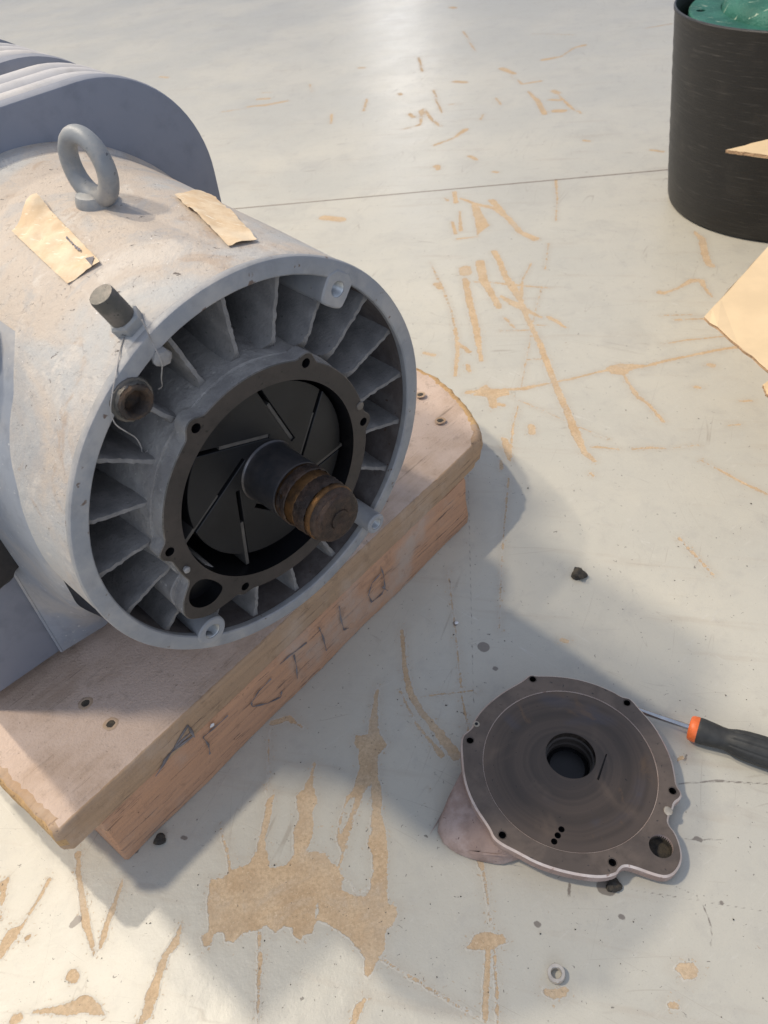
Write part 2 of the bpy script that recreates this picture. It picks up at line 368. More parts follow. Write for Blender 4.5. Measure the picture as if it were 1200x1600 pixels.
ln(ID, [(628,985),(632,1040),(640,1080),(660,1115),(690,1150),(712,1180)], [5,7,9,9,12,16]); ln(ID, [(625,1080),(650,1130),(690,1180)], [2,3,8])
ln(ID, [(405,1448),(406,1500),(402,1600)], [3,5,2]); ln(ID, [(421,1140),(417,1240)], 1.4)
ln(ID, [(597,1498),(700,1563),(760,1596)], [3,2,1.4]); ln(ID, [(552,1600),(560,1575),(570,1562)], [9,9,4])
ln(ID, [(345,1295),(355,1330),(360,1360)], [2,3,4]); ln(ID, [(425,1130),(450,1122),(472,1136)], [8,9,3])
ln(ID, [(122,1333),(123,1367),(128,1400),(135,1443),(147,1490)], [7,6,8,9,3]); ln(ID, [(193,1373),(177,1417),(163,1457),(157,1480)], [1,6,8,6])
ln(ID, [(282,1447),(275,1473),(260,1490),(247,1527),(237,1557),(230,1583),(218,1600)], [3,9,8,9,15,12,5])
ln(ID, [(50,1582),(83,1578),(110,1577),(130,1568),(150,1577),(163,1585)], [2,6,14,18,12,3]); ln(ID, [(113,1523),(116,1526)], 13)
ln(ID, [(77,1375),(66,1395),(33,1450),(0,1490)], [5,4,2,2]); ln(ID, [(42,1466),(45,1464)], 6); ln(ID, [(20,1594),(28,1590)], 10)
ln(Z6, [(515,430),(545,480),(565,540),(600,590),(640,660),(680,760),(730,860),(790,1020),(850,1160),(890,1260),(940,1370),(985,1410)], [9,8,8,12,8,7,8,9,10,12,9,6])
ln(Z6, [(380,510),(383,530)], 17); ln(Z6, [(380,560),(405,680),(435,800),(455,940)], [9,9,10,5]); ln(Z6, [(450,480),(465,560),(500,620),(540,690)], [13,12,9,9])
ln(Z6, [(405,570),(520,575),(600,585),(780,600)], [2,4,7,2]); ln(Z6, [(550,640),(620,680),(740,740)], [6,12,4]); ln(Z6, [(765,735),(800,750),(850,785)], [6,7,3])
ln(Z6, [(690,485),(650,560),(640,640)], [2,2,7]); ln(Z6, [(360,180),(440,210),(520,225),(580,270),(640,340),(710,370)], [4,7,9,8,8,12]); ln(Z6, [(505,190),(555,245)], 9)
ln(Z6, [(215,480),(280,610),(320,720),(340,830),(345,900),(335,1010)], [1,3,2,6,6,5]); ln(Z6, [(245,580),(265,600)], 9); ln(Z6, [(340,850),(400,900)], [4,7])
ln(Z6, [(390,960),(400,990)], 6); ln(Z6, [(390,1090),(470,1080),(560,1078),(650,1072),(780,1045),(880,1025),(1000,995),(1080,978)], [8,9,5,7,5,5,4,6])
ln(Z3, [(350,262),(400,262),(560,245),(640,222),(720,205),(860,175),(960,155),(1045,145)], [8,10,6,5,4,5,5,8]); ln(Z3, [(425,290),(460,350),(500,410),(560,450),(640,545)], [4,4,7,5,5])
ln(Z3, [(630,130),(760,108),(960,88)], [2,4,2]); ln(Z3, [(230,685),(280,680),(410,692)], [1.5,5,1.5]); ln(Z3, [(468,692),(580,684),(650,688)], [1.5,6,1.5]); ln(Z3, [(690,685),(830,670)], 1.3)
ln(Z3, [(845,752),(880,772)], 3); ln(Z3, [(905,785),(950,808),(1060,870),(1200,935)], [1.5,4,4,4])
ln(Z3, [(885,240),(905,245)], 8); ln(Z3, [(810,360),(835,362)], 6); ln(Z3, [(1050,435),(1110,434)], 3.5); ln(Z3, [(990,565),(1050,560)], 3)
ln(Z3, [(250,820),(262,835)], 4)
for k in range(9): ln(ID, [(1062+k*6.2, 842+k*6.6), (1064+k*6.2, 844.5+k*6.6)], 3.5 if k % 3 else 5)
ln(Z6, [(590,1395),(605,1250),(630,1150)], [4,3,1.5]); ln(Z6, [(690,1245),(695,1280)], 9); ln(Z6, [(500,1110),(508,1150)], 9); ln(Z6, [(548,1410),(550,1450)], 5); ln(Z6, [(540,1145),(560,1150)], 7)
ln(Z6, [(740,600),(710,700),(680,870),(640,1080)], 1.2); ln(ID, [(795,747),(788,820),(783,900),(780,985)], [2.2,1.4,1.3,1.3]); ln(Z6, [(805,95),(812,180),(805,285)], [4,1.4,1.8]); ln(Z6, [(772,390),(755,510)], 1.3)
ln(ID, [(700,890),(712,990),(722,1090),(737,1170)], [1.4,1.8,2.2,4]); ln(ID, [(740,1310),(752,1350),(757,1370),(766,1440)], [8,7,3,2]); ln(ID, [(763,1480),(760,1540),(758,1592)], [6,7,7]); ln(ID, [(772,1480),(776,1550),(778,1600)], [3,3,4])
ln(ID, [(672,1087),(748,1078)], 2.6); ln(Z6, [(190,905),(235,915)], 7); ln(Z6, [(330,150),(338,200)], 6); ln(Z6, [(285,180),(300,190)], 4); ln(Z6, [(355,240),(360,330)], [2,6]); ln(Z6, [(320,290),(335,345)], [4,5]); ln(Z6, [(345,370),(435,360)], [5,3]); ln(Z6, [(565,740),(610,785)], [4,3]); ln(Z6, [(545,800),(680,797)], [1.5,3]); ln(Z6, [(680,770),(755,775)], 3); ln(Z6, [(670,935),(740,932)], 2); ln(Z6, [(530,1080),(1050,1310)], .9)
ln(Z6, [(240,30),(255,35)], 7); ln(Z6, [(515,55),(530,58)], 5)
ln(Z2, [(330,130),(355,170),(380,215)], 2.5); ln(Z2, [(490,285),(545,308)], [9,6]); ln(Z2, [(530,315),(575,350),(650,338)], [2,4,6]); ln(Z2, [(600,380),(640,420),(670,475)], [3,7,7]); ln(Z2, [(705,378),(725,388)], 8); ln(Z2, [(720,390),(770,440),(820,472)], [2,5,4]); ln(Z2, [(715,462),(745,462)], 12); ln(Z2, [(690,415),(730,418)], 6); ln(Z2, [(660,250),(690,245),(740,235),(790,200),(835,188)], [7,8,3,3,7])
ln(Z2, [(150,460),(155,500),(150,522)], 4); ln(Z2, [(165,455),(200,500),(235,525)], 5); ln(Z2, [(205,375),(225,430),(240,470)], 3.5); ln(Z2, [(210,605),(250,590),(290,575),(340,540)], [6,5,4,9]); ln(Z2, [(295,340),(340,343)], 8); ln(Z2, [(355,650),(385,665)], 6); ln(Z2, [(222,690),(226,705)], 7); ln(Z2, [(145,240),(160,298)], 3.5); ln(Z2, [(65,390),(70,395)], 6); ln(Z2, [(105,475),(125,490)], 6); ln(Z2, [(75,540),(150,520)], 3); ln(Z2, [(1090,118),(1200,98)], 3); ln(Z2, [(1115,625),(1160,632)], 5); ln(Z2, [(835,585),(855,588)], 5); ln(Z2, [(465,410),(485,435)], 4); ln(Z2, [(400,500),(415,475)], 3); ln(Z2, [(280,30),(295,33)], 7); ln(Z2, [(455,715),(475,718)], 4); ln(Z2, [(620,140),(790,145)], 2); ln(Z2, [(270,435),(320,432)], 3)
ln(Z1, [(260,500),(350,492),(450,472)], [4,7,5]); ln(Z1, [(310,465),(360,462)], 6); ln(Z1, [(135,525),(260,508)], 2.5); ln(Z1, [(330,435),(370,432)], 3); ln(Z1, [(655,535),(650,580)], 4); ln(Z1, [(805,520),(820,465)], 4); ln(Z1, [(555,395),(565,430)], 3); ln(Z1, [(785,318),(805,318)], 6); ln(Z1, [(620,1020),(700,1030)], 14); ln(Z1, [(200,100),(230,80)], 3)
ln(ID, [(70,75),(140,66),(210,55),(270,35)], [5,6,4,3]); ln(ID, [(270,37),(310,31)], 6); ln(ID, [(250,120),(262,121)], 5)
ln(Z4, [(455,68),(520,130),(540,250),(570,330),(600,350)], [4,9,9,9,8]); ln(Z4, [(165,570),(200,575),(250,560),(350,520),(430,470),(510,470),(545,540),(600,610)], [9,8,5,5,9,8,4,2]); ln(Z4, [(180,762),(450,755)], 2); ln(Z4, [(385,795),(530,790)], 3.5); ln(Z4, [(300,800),(340,795)], 4)
ln(ID, [(878,1000),(886,1002)], 7); ln(ID, [(1060,1187),(1066,1184)], 5); ln(ID, [(1048,1571),(1056,1572)], 7); ln(ID, [(1110,1150),(1112,1152)], 3)
dark = []
def dk(pts, w): dark.append((np.array(pts, float), w if isinstance(w, (list, tuple)) else [w]*len(pts)))
dk([(755,1010),(757,1012)], 15); dk([(773,1044),(775,1045)], 6); dk([(943,1386),(952,1389)], 17); dk([(285,1308),(290,1310)], 5); dk([(210,1329),(213,1330)], 6); dk([(121,1437),(113,1445)], [10,8]); dk([(838,1443),(841,1445)], 7); dk([(970,1432),(973,1433)], 6); dk([(1127,1410),(1128,1411)], 5)
dk([(1060,1225),(1120,1220),(1200,1225)], [1,3,1]); dk([(1088,1310),(1095,1313)], 5); dk([(1070,1311),(1092,1312),(1130,1312)], 1.2); dk([(1058,1190),(1070,1188),(1073,1180),(1068,1178)], 2); dk([(1055,1385),(1090,1400),(1106,1430),(1113,1460),(1110,1480)], [.8,1,1.4,1.2,.8]); dk([(438,773),(441,776)], 7); dk([(890,1382),(889,1400)], [3,4]); dk([(740,1330),(752,1345)], [4,2]); dk([(710,973),(712,976)], 5)
dk([(985,1390),(1200,1425)], .9); dk([(730,690),(740,1100)], .6)
islands = [(Z7, [(845,640),(878,600),(886,700),(878,800),(868,850),(884,900),(888,960),(878,1020),(825,1060),(795,1010),(762,985),(748,960),(765,890),(795,800),(825,700)]),
 (Z7, [(785,670),(812,650),(800,710),(772,775),(752,815),(745,790),(765,720)]), (Z7, [(655,1098),(662,1130),(648,1165),(642,1130)])]
def sdf_lines(P, lines, kx=1.0):
    best = np.full(len(P), 9.0)
    for pts, w in lines:
        g = np.array([onz(*p)[:2] for p in pts]); dist = np.array([np.linalg.norm(onz(*p)-CO) for p in pts]); hw = np.array(w)*.5*kx*dist/FPX*1.12
        x0, y0 = g.min(0)-.06; x1, y1 = g.max(0)+.06
        m = np.where((P[:, 0] > x0) & (P[:, 0] < x1) & (P[:, 1] > y0) & (P[:, 1] < y1))[0]
        if not len(m): continue
        Q = P[m]; bb = best[m]
        for i in range(len(g)-1):
            a, b = g[i], g[i+1]; ab = b-a; t = np.clip(((Q-a) @ ab)/(ab @ ab+1e-12), 0, 1)
            d = np.linalg.norm(Q-(a+t[:, None]*ab), axis=1)-(hw[i]*(1-t)+hw[i+1]*t)
            bb = np.minimum(bb, d)
        best[m] = bb
    return best
def sdf_polys(P, polys_):
    best = np.full(len(P), 9.0)
    for zf, pts in polys_:
        g = np.array([onz(*zf(*p))[:2] for p in pts]); x0, y0 = g.min(0)-.05; x1, y1 = g.max(0)+.05
        m = np.where((P[:, 0] > x0) & (P[:, 0] < x1) & (P[:, 1] > y0) & (P[:, 1] < y1))[0]
        if not len(m): continue
        Q = P[m]; d = np.full(len(m), 9.); ins = np.zeros(len(m), bool)
        for i in range(len(g)):
            a, b = g[i], g[(i+1) % len(g)]; ab = b-a; t = np.clip(((Q-a) @ ab)/(ab @ ab+1e-12), 0, 1)
            d = np.minimum(d, np.linalg.norm(Q-(a+t[:, None]*ab), axis=1))
            c_ = (a[1] > Q[:, 1]) != (b[1] > Q[:, 1])
            with np.errstate(all='ignore'): ins ^= c_ & (Q[:, 0] < (b[0]-a[0])*(Q[:, 1]-a[1])/(b[1]-a[1])+a[0])
        best[m] = np.minimum(best[m], np.where(ins, -d, d))
    return best
def floor_mesh():
    V = []; F = []; base = 0
    def patch(x0, y0, x1, y1, st, hole=None):
        nonlocal base
        nx = int(round((x1-x0)/st)); ny = int(round((y1-y0)/st)); xs = np.linspace(x0, x1, nx+1); ys = np.linspace(y0, y1, ny+1)
        X, Y = np.meshgrid(xs, ys); V.append(np.stack([X.ravel(), Y.ravel()], 1))
        i, j = np.meshgrid(np.arange(nx), np.arange(ny)); i = i.ravel(); j = j.ravel()
        if hole is not None:
            cx = (xs[i]+xs[i+1])/2; cy = (ys[j]+ys[j+1])/2
            k = ~((cx > hole[0]) & (cx < hole[2]) & (cy > hole[1]) & (cy < hole[3])); i = i[k]; j = j[k]
        a = base+j*(nx+1)+i; F.append(np.stack([a, a+1, a+nx+2, a+nx+1], 1)); base += (nx+1)*(ny+1)
    near = (-.66, .14, .80, 1.52); mid = (-.80, .0, 1.50, 2.70); mid2 = (-1.4, -.2, 1.8, 5.0); far = (-13.4, -8.2, 13.8, 20.2)
    patch(*near, .0025); patch(*mid, .004, near); patch(*mid2, .0125, mid); patch(*far, .4, mid2)
    V = np.concatenate(V); F = np.concatenate(F)
    me = bpy.data.meshes.new('floor'); me.vertices.add(len(V)); me.loops.add(F.size); me.polygons.add(len(F))
    me.vertices.foreach_set('co', np.c_[V, np.zeros(len(V))].astype(np.float32).ravel())
    me.loops.foreach_set('vertex_index', F.astype(np.int32).ravel())
    me.polygons.foreach_set('loop_start', np.arange(0, F.size, 4, dtype=np.int32)); me.polygons.foreach_set('loop_total', np.full(len(F), 4, np.int32))
    me.update(calc_edges=True)
    chip = np.minimum(sdf_lines(V, L), sdf_polys(V, polys)); isl = sdf_polys(V, islands); chip = np.maximum(chip, np.where(isl < .03, -isl, -9.0)); dk_ = sdf_lines(V, dark)
    ja, jb = onz(380, 325)[:2], onz(1035, 266)[:2]; jd = (jb-ja)/np.linalg.norm(jb-ja); jn = np.array([-jd[1], jd[0]])
    joint = (V-ja) @ jn
    for nm, v in (('chip', chip), ('dark', dk_), ('joint', joint)):
        a = me.attributes.new(nm, 'FLOAT', 'POINT'); a.data.foreach_set('value', v.astype(np.float32))
    return me
q = NT('worn_floor_paint')
def attr(nm):
    a = q.n('ShaderNodeAttribute'); a.attribute_name = nm; return a.outputs['Fac']
n1 = q.math('SUBTRACT', q.noise(75, 6, .7), .5); n2 = q.math('SUBTRACT', q.noise(420, 5, .65), .5)
sxy = q.n('ShaderNodeSeparateXYZ'); q.l(q.co.outputs['Object'], sxy.inputs[0]); ragged = q.math('ADD', 1.0, q.math('MULTIPLY', q.ramp(sxy.outputs[1], .75, 1.9), .7))
n3 = q.math('SUBTRACT', q.noise(30, 5, .7), .5)
edge = q.math('ADD', attr('chip'), q.math('MULTIPLY', ragged, q.math('ADD', q.math('MULTIPLY', n3, .004), q.math('ADD', q.math('MULTIPLY', n1, .0095), q.math('MULTIPLY', n2, .0042)))))
near_ = q.ramp(attr('chip'), .022, .0)                                                           # flakes cluster round the big chips
loose = q.ramp(q.math('SUBTRACT', q.noise(260, 3, .6, dist=.7), q.math('SUBTRACT', .76, q.math('MULTIPLY', near_, .13))), .0, .012)
bare = q.math('MAXIMUM', q.ramp(edge, .0004, -.0006), q.math('MULTIPLY', loose, .85))
rimw = q.math('SUBTRACT', q.ramp(edge, .0022, .0006), bare)                                      # lifted pale rim
fl = q.math('SUBTRACT', q.noise(62, 4, .6, dist=1.5), .735); fleck = q.ramp(fl, .0, .012)          # small stray chips
fleck2 = q.math('MAXIMUM', q.ramp(q.math('SUBTRACT', q.noise(170, 3, .55, dist=.8), .70), 0, .012), q.math('MULTIPLY', q.ramp(q.math('SUBTRACT', q.noise(95, 5, .7, q.stretch(1, 2.6, 1, .8), 1.), .695), 0, .012), .8))
paint = q.mix(q.ramp(q.noise(1.6, 5, .6), .35, .68), (.485, .47, .41), (.56, .53, .445))
paint = q.mix(q.math('MULTIPLY', q.ramp(q.noise(5.5, 6, .65, dist=.6), .5, .72), .45), paint, (.42, .40, .35))
paint = q.mix(q.math('MULTIPLY', q.ramp(q.noise(22, 7, .7, dist=.4), .50, .72), .35), paint, (.39, .375, .34))
paint = q.mix(q.math('MULTIPLY', q.ramp(q.noise(3, 6, .65, q.stretch(1, 9, 1, .35)), .56, .70), .30), paint, (.40, .34, .27))
paint = q.mix(q.math('MULTIPLY', q.ramp(q.noise(34, 6, .65, q.stretch(1, 5, 1, -.5), .5), .58, .72), .30), paint, (.60, .58, .53))
paint = q.mix(q.math('MULTIPLY', q.ramp(q.noise(520, 3, .6), .58, .72), .28), paint, (.33, .30, .26))
# hairline scratches, dark and pale
for rot, th, sc_, k_ in ((.5, .012, 14, .5), (-.9, .010, 18, .45), (1.75, .010, 11, .5), (2.5, .008, 24, .4), (.05, .008, 20, .35)):
    s_ = q.noise(1.0, 2, .5, q.stretch(sc_, 1.1, 1, rot)); ln_ = q.math('ABSOLUTE', q.math('SUBTRACT', s_, .5))
    gate = q.ramp(q.noise(5, 4, .6, q.stretch(1, 1, 1, rot)), .52, .62)
    paint = q.mix(q.math('MULTIPLY', q.math('MULTIPLY', q.ramp(ln_, th*.30, 0), gate), k_), paint, (.30, .26, .21) if rot != 2.5 else (.66, .65, .61))
conc = q.mix(q.ramp(q.noise(26, 6, .65), .35, .65), (.50, .355, .215), (.61, .455, .29))
conc = q.mix(q.math('MULTIPLY', q.ramp(q.noise(15, 6, .7, dist=.6), .52, .68), .55), conc, (.50, .42, .33))
conc = q.mix(q.math('MULTIPLY', q.ramp(q.noise(230, 5, .7), .40, .66), .65), conc, (.38, .275, .165))
conc = q.mix(q.math('MULTIPLY', q.ramp(q.noise(300, 4, .65), .57, .68), .55), conc, (.70, .56, .39))
col = q.mix(q.math('MULTIPLY', q.ramp(attr('chip'), .016, -.002), .22), paint, (.40, .34, .26))
col = q.mix(q.math('MULTIPLY', rimw, q.math('MULTIPLY', q.noise(90, 3), .55)), col, (.62, .60, .55))
faint = q.math('ADD', .78, q.math('MULTIPLY', q.ramp(q.noise(9, 4, .6), .35, .6), .22))
col = q.mix(q.math('MULTIPLY', bare, faint), col, conc); col = q.mix(q.math('MULTIPLY', fleck, .75), col, (.36, .27, .185)); col = q.mix(q.math('MULTIPLY', fleck2, .75), col, (.12, .105, .09))
dkm = q.ramp(q.math('ADD', attr('dark'), q.math('MULTIPLY', n1, .004)), .0008, -.0006); col = q.mix(q.math('MULTIPLY', dkm, .75), col, (.13, .105, .09))
jm = q.ramp(q.math('ADD', q.math('SUBTRACT', q.math('ABSOLUTE', attr('joint')), .0032), q.math('MULTIPLY', n1, .004)), .001, -.001); col = q.mix(jm, col, (.20, .145, .10))
rough = q.math('ADD', q.math('MULTIPLY', bare, .45), q.math('ADD', .27, q.math('MULTIPLY', q.noise(7, 5, .6), .20)))
hh = q.math('ADD', q.math('MULTIPLY', q.math('SUBTRACT', bare, q.math('MULTIPLY', rimw, .3)), -.8), q.math('MULTIPLY', jm, -2.5))
hh = q.math('ADD', hh, q.math('MULTIPLY', q.math('MULTIPLY', bare, q.noise(330, 4, .65)), .9))
b1 = q.bump(q.math('ADD', q.math('ADD', q.noise(70, 4, .6), q.math('MULTIPLY', q.noise(300, 3, .6), .35)), q.math('MULTIPLY', q.noise(11, 3, .5), 2.2)), .26, .002)
MAT['floor'] = q.done(col, rough, 0, q.bump(hh, .6, .0012, b1), .5)
fo = bpy.data.objects.new('floor', floor_mesh()); COL.objects.link(fo); fo.data.materials.append(MAT['floor'])
fo['kind'] = 'structure'; fo['label'] = 'pale grey painted workshop floor scratched through to tan concrete'

# ------------------------------------------------------------------ pallet: dusty plank on a beam
C2 = np.array([C[0], C[1], 0.])
def PB(a, b, z): return C2 + a*UB + b*NB + z*np.array([0, 0, 1.])
pal = empty('wooden_pallet', PB(.1, -.2, 0), 'dusty wooden skid of a thick plank on a reddish beam, under the grey machine', 'pallet')
def make_plank():
    out = [(-.336, -.42), (-.337, -.30), (-.336, -.20), (-.335, -.101), (-.327, -.094), (-.15, -.0935), (.05, -.0945), (.22, -.0955), (.40, -.0965), (.437, -.0975), (.468, -.1005), (.492, -.112), (.512, -.133), (.545, -.18), (.572, -.23), (.595, -.28), (.60, -.33), (.585, -.38), (.58, -.42)]
    lp = resample(out, .006)
    nrm = np.roll(lp, -1, 0)-np.roll(lp, 1, 0); nrm = np.stack([-nrm[:, 1], nrm[:, 0]], 1); nrm /= np.linalg.norm(nrm, axis=1)[:, None]
    bm = bmesh.new(); rows = []; nn = len(lp)
    k = np.arange(nn); wob = sum(rng.uniform(.2, 1)*np.sin(k*w_+rng.uniform(0, 6)) for w_ in (.07, .19, .43, .9, 1.7))
    rough_ = np.array([1.0 if (p[0] > .45 or p[0] < -.333) else .22 for p in lp])
    for zz, ins, am in ((.139, .013, .0022), (.1385, .008, .0024), (.136, .0035, .0016), (.131, .0008, .0012), (.121, 0., .0010), (.108, .0, .0010), (.099, .001, .0010), (.0955, .004, .001)):
        wob2 = sum(rng.uniform(.2, 1)*np.sin(k*w_+rng.uniform(0, 6)) for w_ in (.31, .8, 1.5, 2.6))
        rows.append([bm.verts.new(PB(p[0] + nm[0]*(-(ins*(.08+rough_[i])) + am*rough_[i]*(wob[i]*.35+wob2[i]*.6)), p[1] + nm[1]*(-(ins*(.08+rough_[i])) + am*rough_[i]*(wob[i]*.35+wob2[i]*.6)), zz - (max(0, p[0]-.44)*.06 if zz > .12 else 0))) for i, (p, nm) in enumerate(zip(lp, nrm))])
    # outline runs clockwise or not: make sure inset goes inwards
    grid_faces(bm, rows, True, mi=1)
    for f in bm.faces:
        z_ = f.calc_center_median().z; cc = f.calc_center_median()
        a_ = (np.array(cc)-C2) @ UB
        if a_ > .50 or a_ < -.331: f.material_index = 2 if z_ > .112 else 1
    for r_, w_ in ((rows[0], 0), (rows[-1], 1)): bm.faces.new(r_).material_index = w_
    bmesh.ops.triangulate(bm, faces=[f for f in bm.faces if len(f.verts) > 4])
    return bm
obj('plank', make_plank(), ['plank', 'plankside', 'beamend'], pal, angle=50)
def make_beam():
    bm = bmesh.new(); rows = []
    for a in np.concatenate([[-.292], np.linspace(-.289, .415, 60), [.421]]):
        e = 0.004 if a in (-.292,) or a > .42 else 0
        sec = [(-.0960, .003), (-.0945, .012), (-.0945, .03), (-.0952, .05), (-.0946, .07), (-.0950, .088), (-.098, .0945), (-.19, .0945), (-.195, .09), (-.195, .004), (-.19, .0)]
        rows.append([bm.verts.new(PB(a, b-e+.0009*math.sin(a*31+z*90)+rng.normal(0, .00035), z if z > .003 else .001)) for b, z in sec])
    grid_faces(bm, rows, True, True, True); return bm
obj('beam', make_beam(), 'beam', pal, angle=50)
bm = bmesh.new(); box(bm, PB(.30, -.60, .001), UB*.10, NB*.40, np.array([0, 0, .0935]), .003); obj('cross_block', bm, 'beam', pal)
def hole_in_plank(a, b, r):                          # nail holes: raised rim and dark disc, the hole's dark depth painted on
    bm = bmesh.new(); lathe(bm, [(r*1.6, .1393), (r*1.25, .1398), (r*.9, .1394), (r*.75, .1391)], PB(a, b, 0), UB, NB, (0, 0, 1.), 20, amp=.0006)
    o = obj('nail_hole_rim', bm, 'plankside', pal); bm = bmesh.new()
    lathe(bm, [(r*.95, .1394), (r*.5, .1396)], PB(a, b, 0), UB, NB, (0, 0, 1.), 20, cap1=True, amp=.0004); o2 = obj('nail_hole', bm, 'dirt', pal)
for a, b in ((-.212, -.212), (-.211, -.160), (.519, -.259), (.476, -.184)): hole_in_plank(a, b, .0058)
# pencilled letters on the beam front and the plank edge
pf = PB(0, -.0926, 0)
def stroke(px, w=.0011):
    pts = [onplane(x, y, pf, NB) for x, y in px]; bm = bmesh.new()
    P_ = []
    for a, b in zip(pts[:-1], pts[1:]): P_ += [a+(b-a)*k/6 for k in range(6)]
    P_.append(pts[-1]); rows = []
    for i, p in enumerate(P_):
        d = P_[min(i+1, len(P_)-1)]-P_[max(0, i-1)]; d /= np.linalg.norm(d); s_ = np.cross(NB, d)*w*(.6+.4*math.sin(i*.9+px[0][0]))
        dep = NB*(.0006)
        rows.append([bm.verts.new(p-s_), bm.verts.new(p-s_*.4+dep), bm.verts.new(p+s_*.4+dep), bm.verts.new(p+s_)])
    grid_faces(bm, rows, False); return bm
ZW = lambda x, y: (280+x/2.4, 650+y/2.4)
letters = {'A': [[(243, 1213), (262, 1185), (294, 1133)], [(294, 1133), (304, 1152)], [(262, 1180), (302, 1150)], [(300, 1142), (270, 1172), (255, 1192)]],
 'r': [[(317, 1152), (326, 1164), (328, 1178)], [(317, 1152), (334, 1138), (356, 1118)]],
 'S': [[ZW(385, 1032), ZW(380, 1055), ZW(330, 1078), ZW(275, 1090), ZW(270, 1075), ZW(300, 1030), ZW(345, 985)]],
 'T': [[ZW(378, 930), ZW(420, 895), ZW(478, 850)], [ZW(430, 895), ZW(440, 940), ZW(443, 985)]],
 'I': [[ZW(524, 792), ZW(540, 830), ZW(552, 880)]],
 'L': [[ZW(600, 712), ZW(606, 760), ZW(618, 802), ZW(635, 795)]],
 'O': [[ZW(755, 565), ZW(765, 590), ZW(772, 640), ZW(760, 668), ZW(722, 698), ZW(710, 672), ZW(722, 628), ZW(755, 592)], [ZW(762, 640), ZW(782, 655)]]}
for k_, ss in letters.items():
    for s_ in ss: obj('pencil_stroke', stroke(s_, .0016 if k_ != 'A' else .0022), 'pencil', pal, smooth=False)
bm = bmesh.new(); p_ = onplane(331, 1133, pf, NB); lathe(bm, [(.0034, 0), (.003, .0012), (.0012, .0016)], p_, UB, np.cross(NB, UB), NB, 7, cap0=True, cap1=True, amp=.0008); obj('paint_fleck', bm, 'white', pal)

# ------------------------------------------------------------------ the machine
mach = empty('vane_pump', W(0, .26, -.31), 'large dusty grey vane pump with its motor, open end showing black rotor and shaft', 'pump')
R0, RI = .2045, .1876
bm = bmesh.new()
prof = [(.2015, .0085), (.2032, .010), (.2040, .014)]
prof += [(.2042+.0125*(t-.014)/.33, t) for t in np.linspace(.02, .345, 26)] + [(.2168, .352), (.2205, .356), (.2215, .362), (.2215, .3745), (.15, .3745)]
mlathe(bm, prof, 160, jit=lambda a, h: .00025*math.sin(a*7+h*40)); obj('pump_housing', bm, 'body', mach)
bm = bmesh.new()
mlathe(bm, [(.1995, .012), (.2036, .0095), (.2046, .006), (.2047, .003), (.2038, .0008), (.2022, 0), (.1892, 0), (.1880, .0012), (.1877, .006), (.1882, .0075)], 200, jit=lambda a, h: .0002*math.sin(a*11+h*300)); obj('end_rim', bm, 'ring', mach)
bm = bmesh.new(); mlathe(bm, [(.1882, .0072), (.1888, .010), (.1886, .06), (.187, .16), (.10, .165)], 160); obj('inner_wall', bm, 'wall', mach)
bm = bmesh.new()
FU, FZ = -.0068, -.0050                              # the vane chamber sits a little off the rim's centre
lathe(bm, [(.115, -.0063), (.1246, -.0062), (.1262, -.03), (.130, -.06), (.138, -.11), (.152, -.158)], W(FU, 0, FZ), U, ZR, N, 120, jit=lambda a, h: .0008*math.sin(a*9+h*60)); obj('hub', bm, 'cast', mach)
# twenty cast webs between hub and rim
def fin_mesh(seed):
    rg = np.random.default_rng(seed); bm = bmesh.new(); rows = []
    nr, nt = 22, 12
    rs = np.linspace(.1165, .1892, nr)
    edge_ = np.cumsum(rg.normal(0, .00012, nr)); edge_ -= np.linspace(edge_[0], edge_[-1], nr); edge_ += rg.normal(0, .00045, nr)
    def surf(sgn):
        g = []
        for i, r in enumerate(rs):
            t0 = .0105 + edge_[i] + .007*max(0, (.132-r)/.014)**2; row = []
            for j in range(nt):
                s_ = j/(nt-1); t = t0+(.16-t0)*s_**1.5
                th = (.0026+.0016*min(1, (t-t0)/.05)) + .006*max(0, (.134-r)/.016)**2.2 + .0015*max(0, (r-.18)/.008)
                th *= (.72 if j == 0 else 1)
                row.append(bm.verts.new((sgn*(th+rg.normal(0, .00025)), t, r)))
            g.append(row)
        return g
    A, B = surf(1), surf(-1); grid_faces(bm, A, False); grid_faces(bm, B, False)
    for i in range(nr-1): bm.faces.new((A[i][0], A[i+1][0], B[i+1][0], B[i][0]))
    me = bpy.data.meshes.new('cooling_web'); bmesh.ops.recalc_face_normals(bm, faces=bm.faces[:]); bm.to_mesh(me); bm.free(); me.materials.append(MAT['fin']); me.shade_smooth(); me.set_sharp_from_angle(angle=math.radians(60)); return me
fms = [fin_mesh(k) for k in range(4)]
ML = Matrix((list(U)+[0], list(-N)+[0], list(ZR)+[0], [0, 0, 0, 1])).transposed()      # machine axes: x=U, y=-N, z=ZR
for k in range(20):
    o = bpy.data.objects.new('cooling_web', fms[k % 4]); COL.objects.link(o); o.parent = mach
    a = math.radians(-.5+18*k)
    o.matrix_local = Matrix.Translation(Vector(C)-wloc(mach)) @ ML @ Matrix.Rotation(a, 4, 'Y')
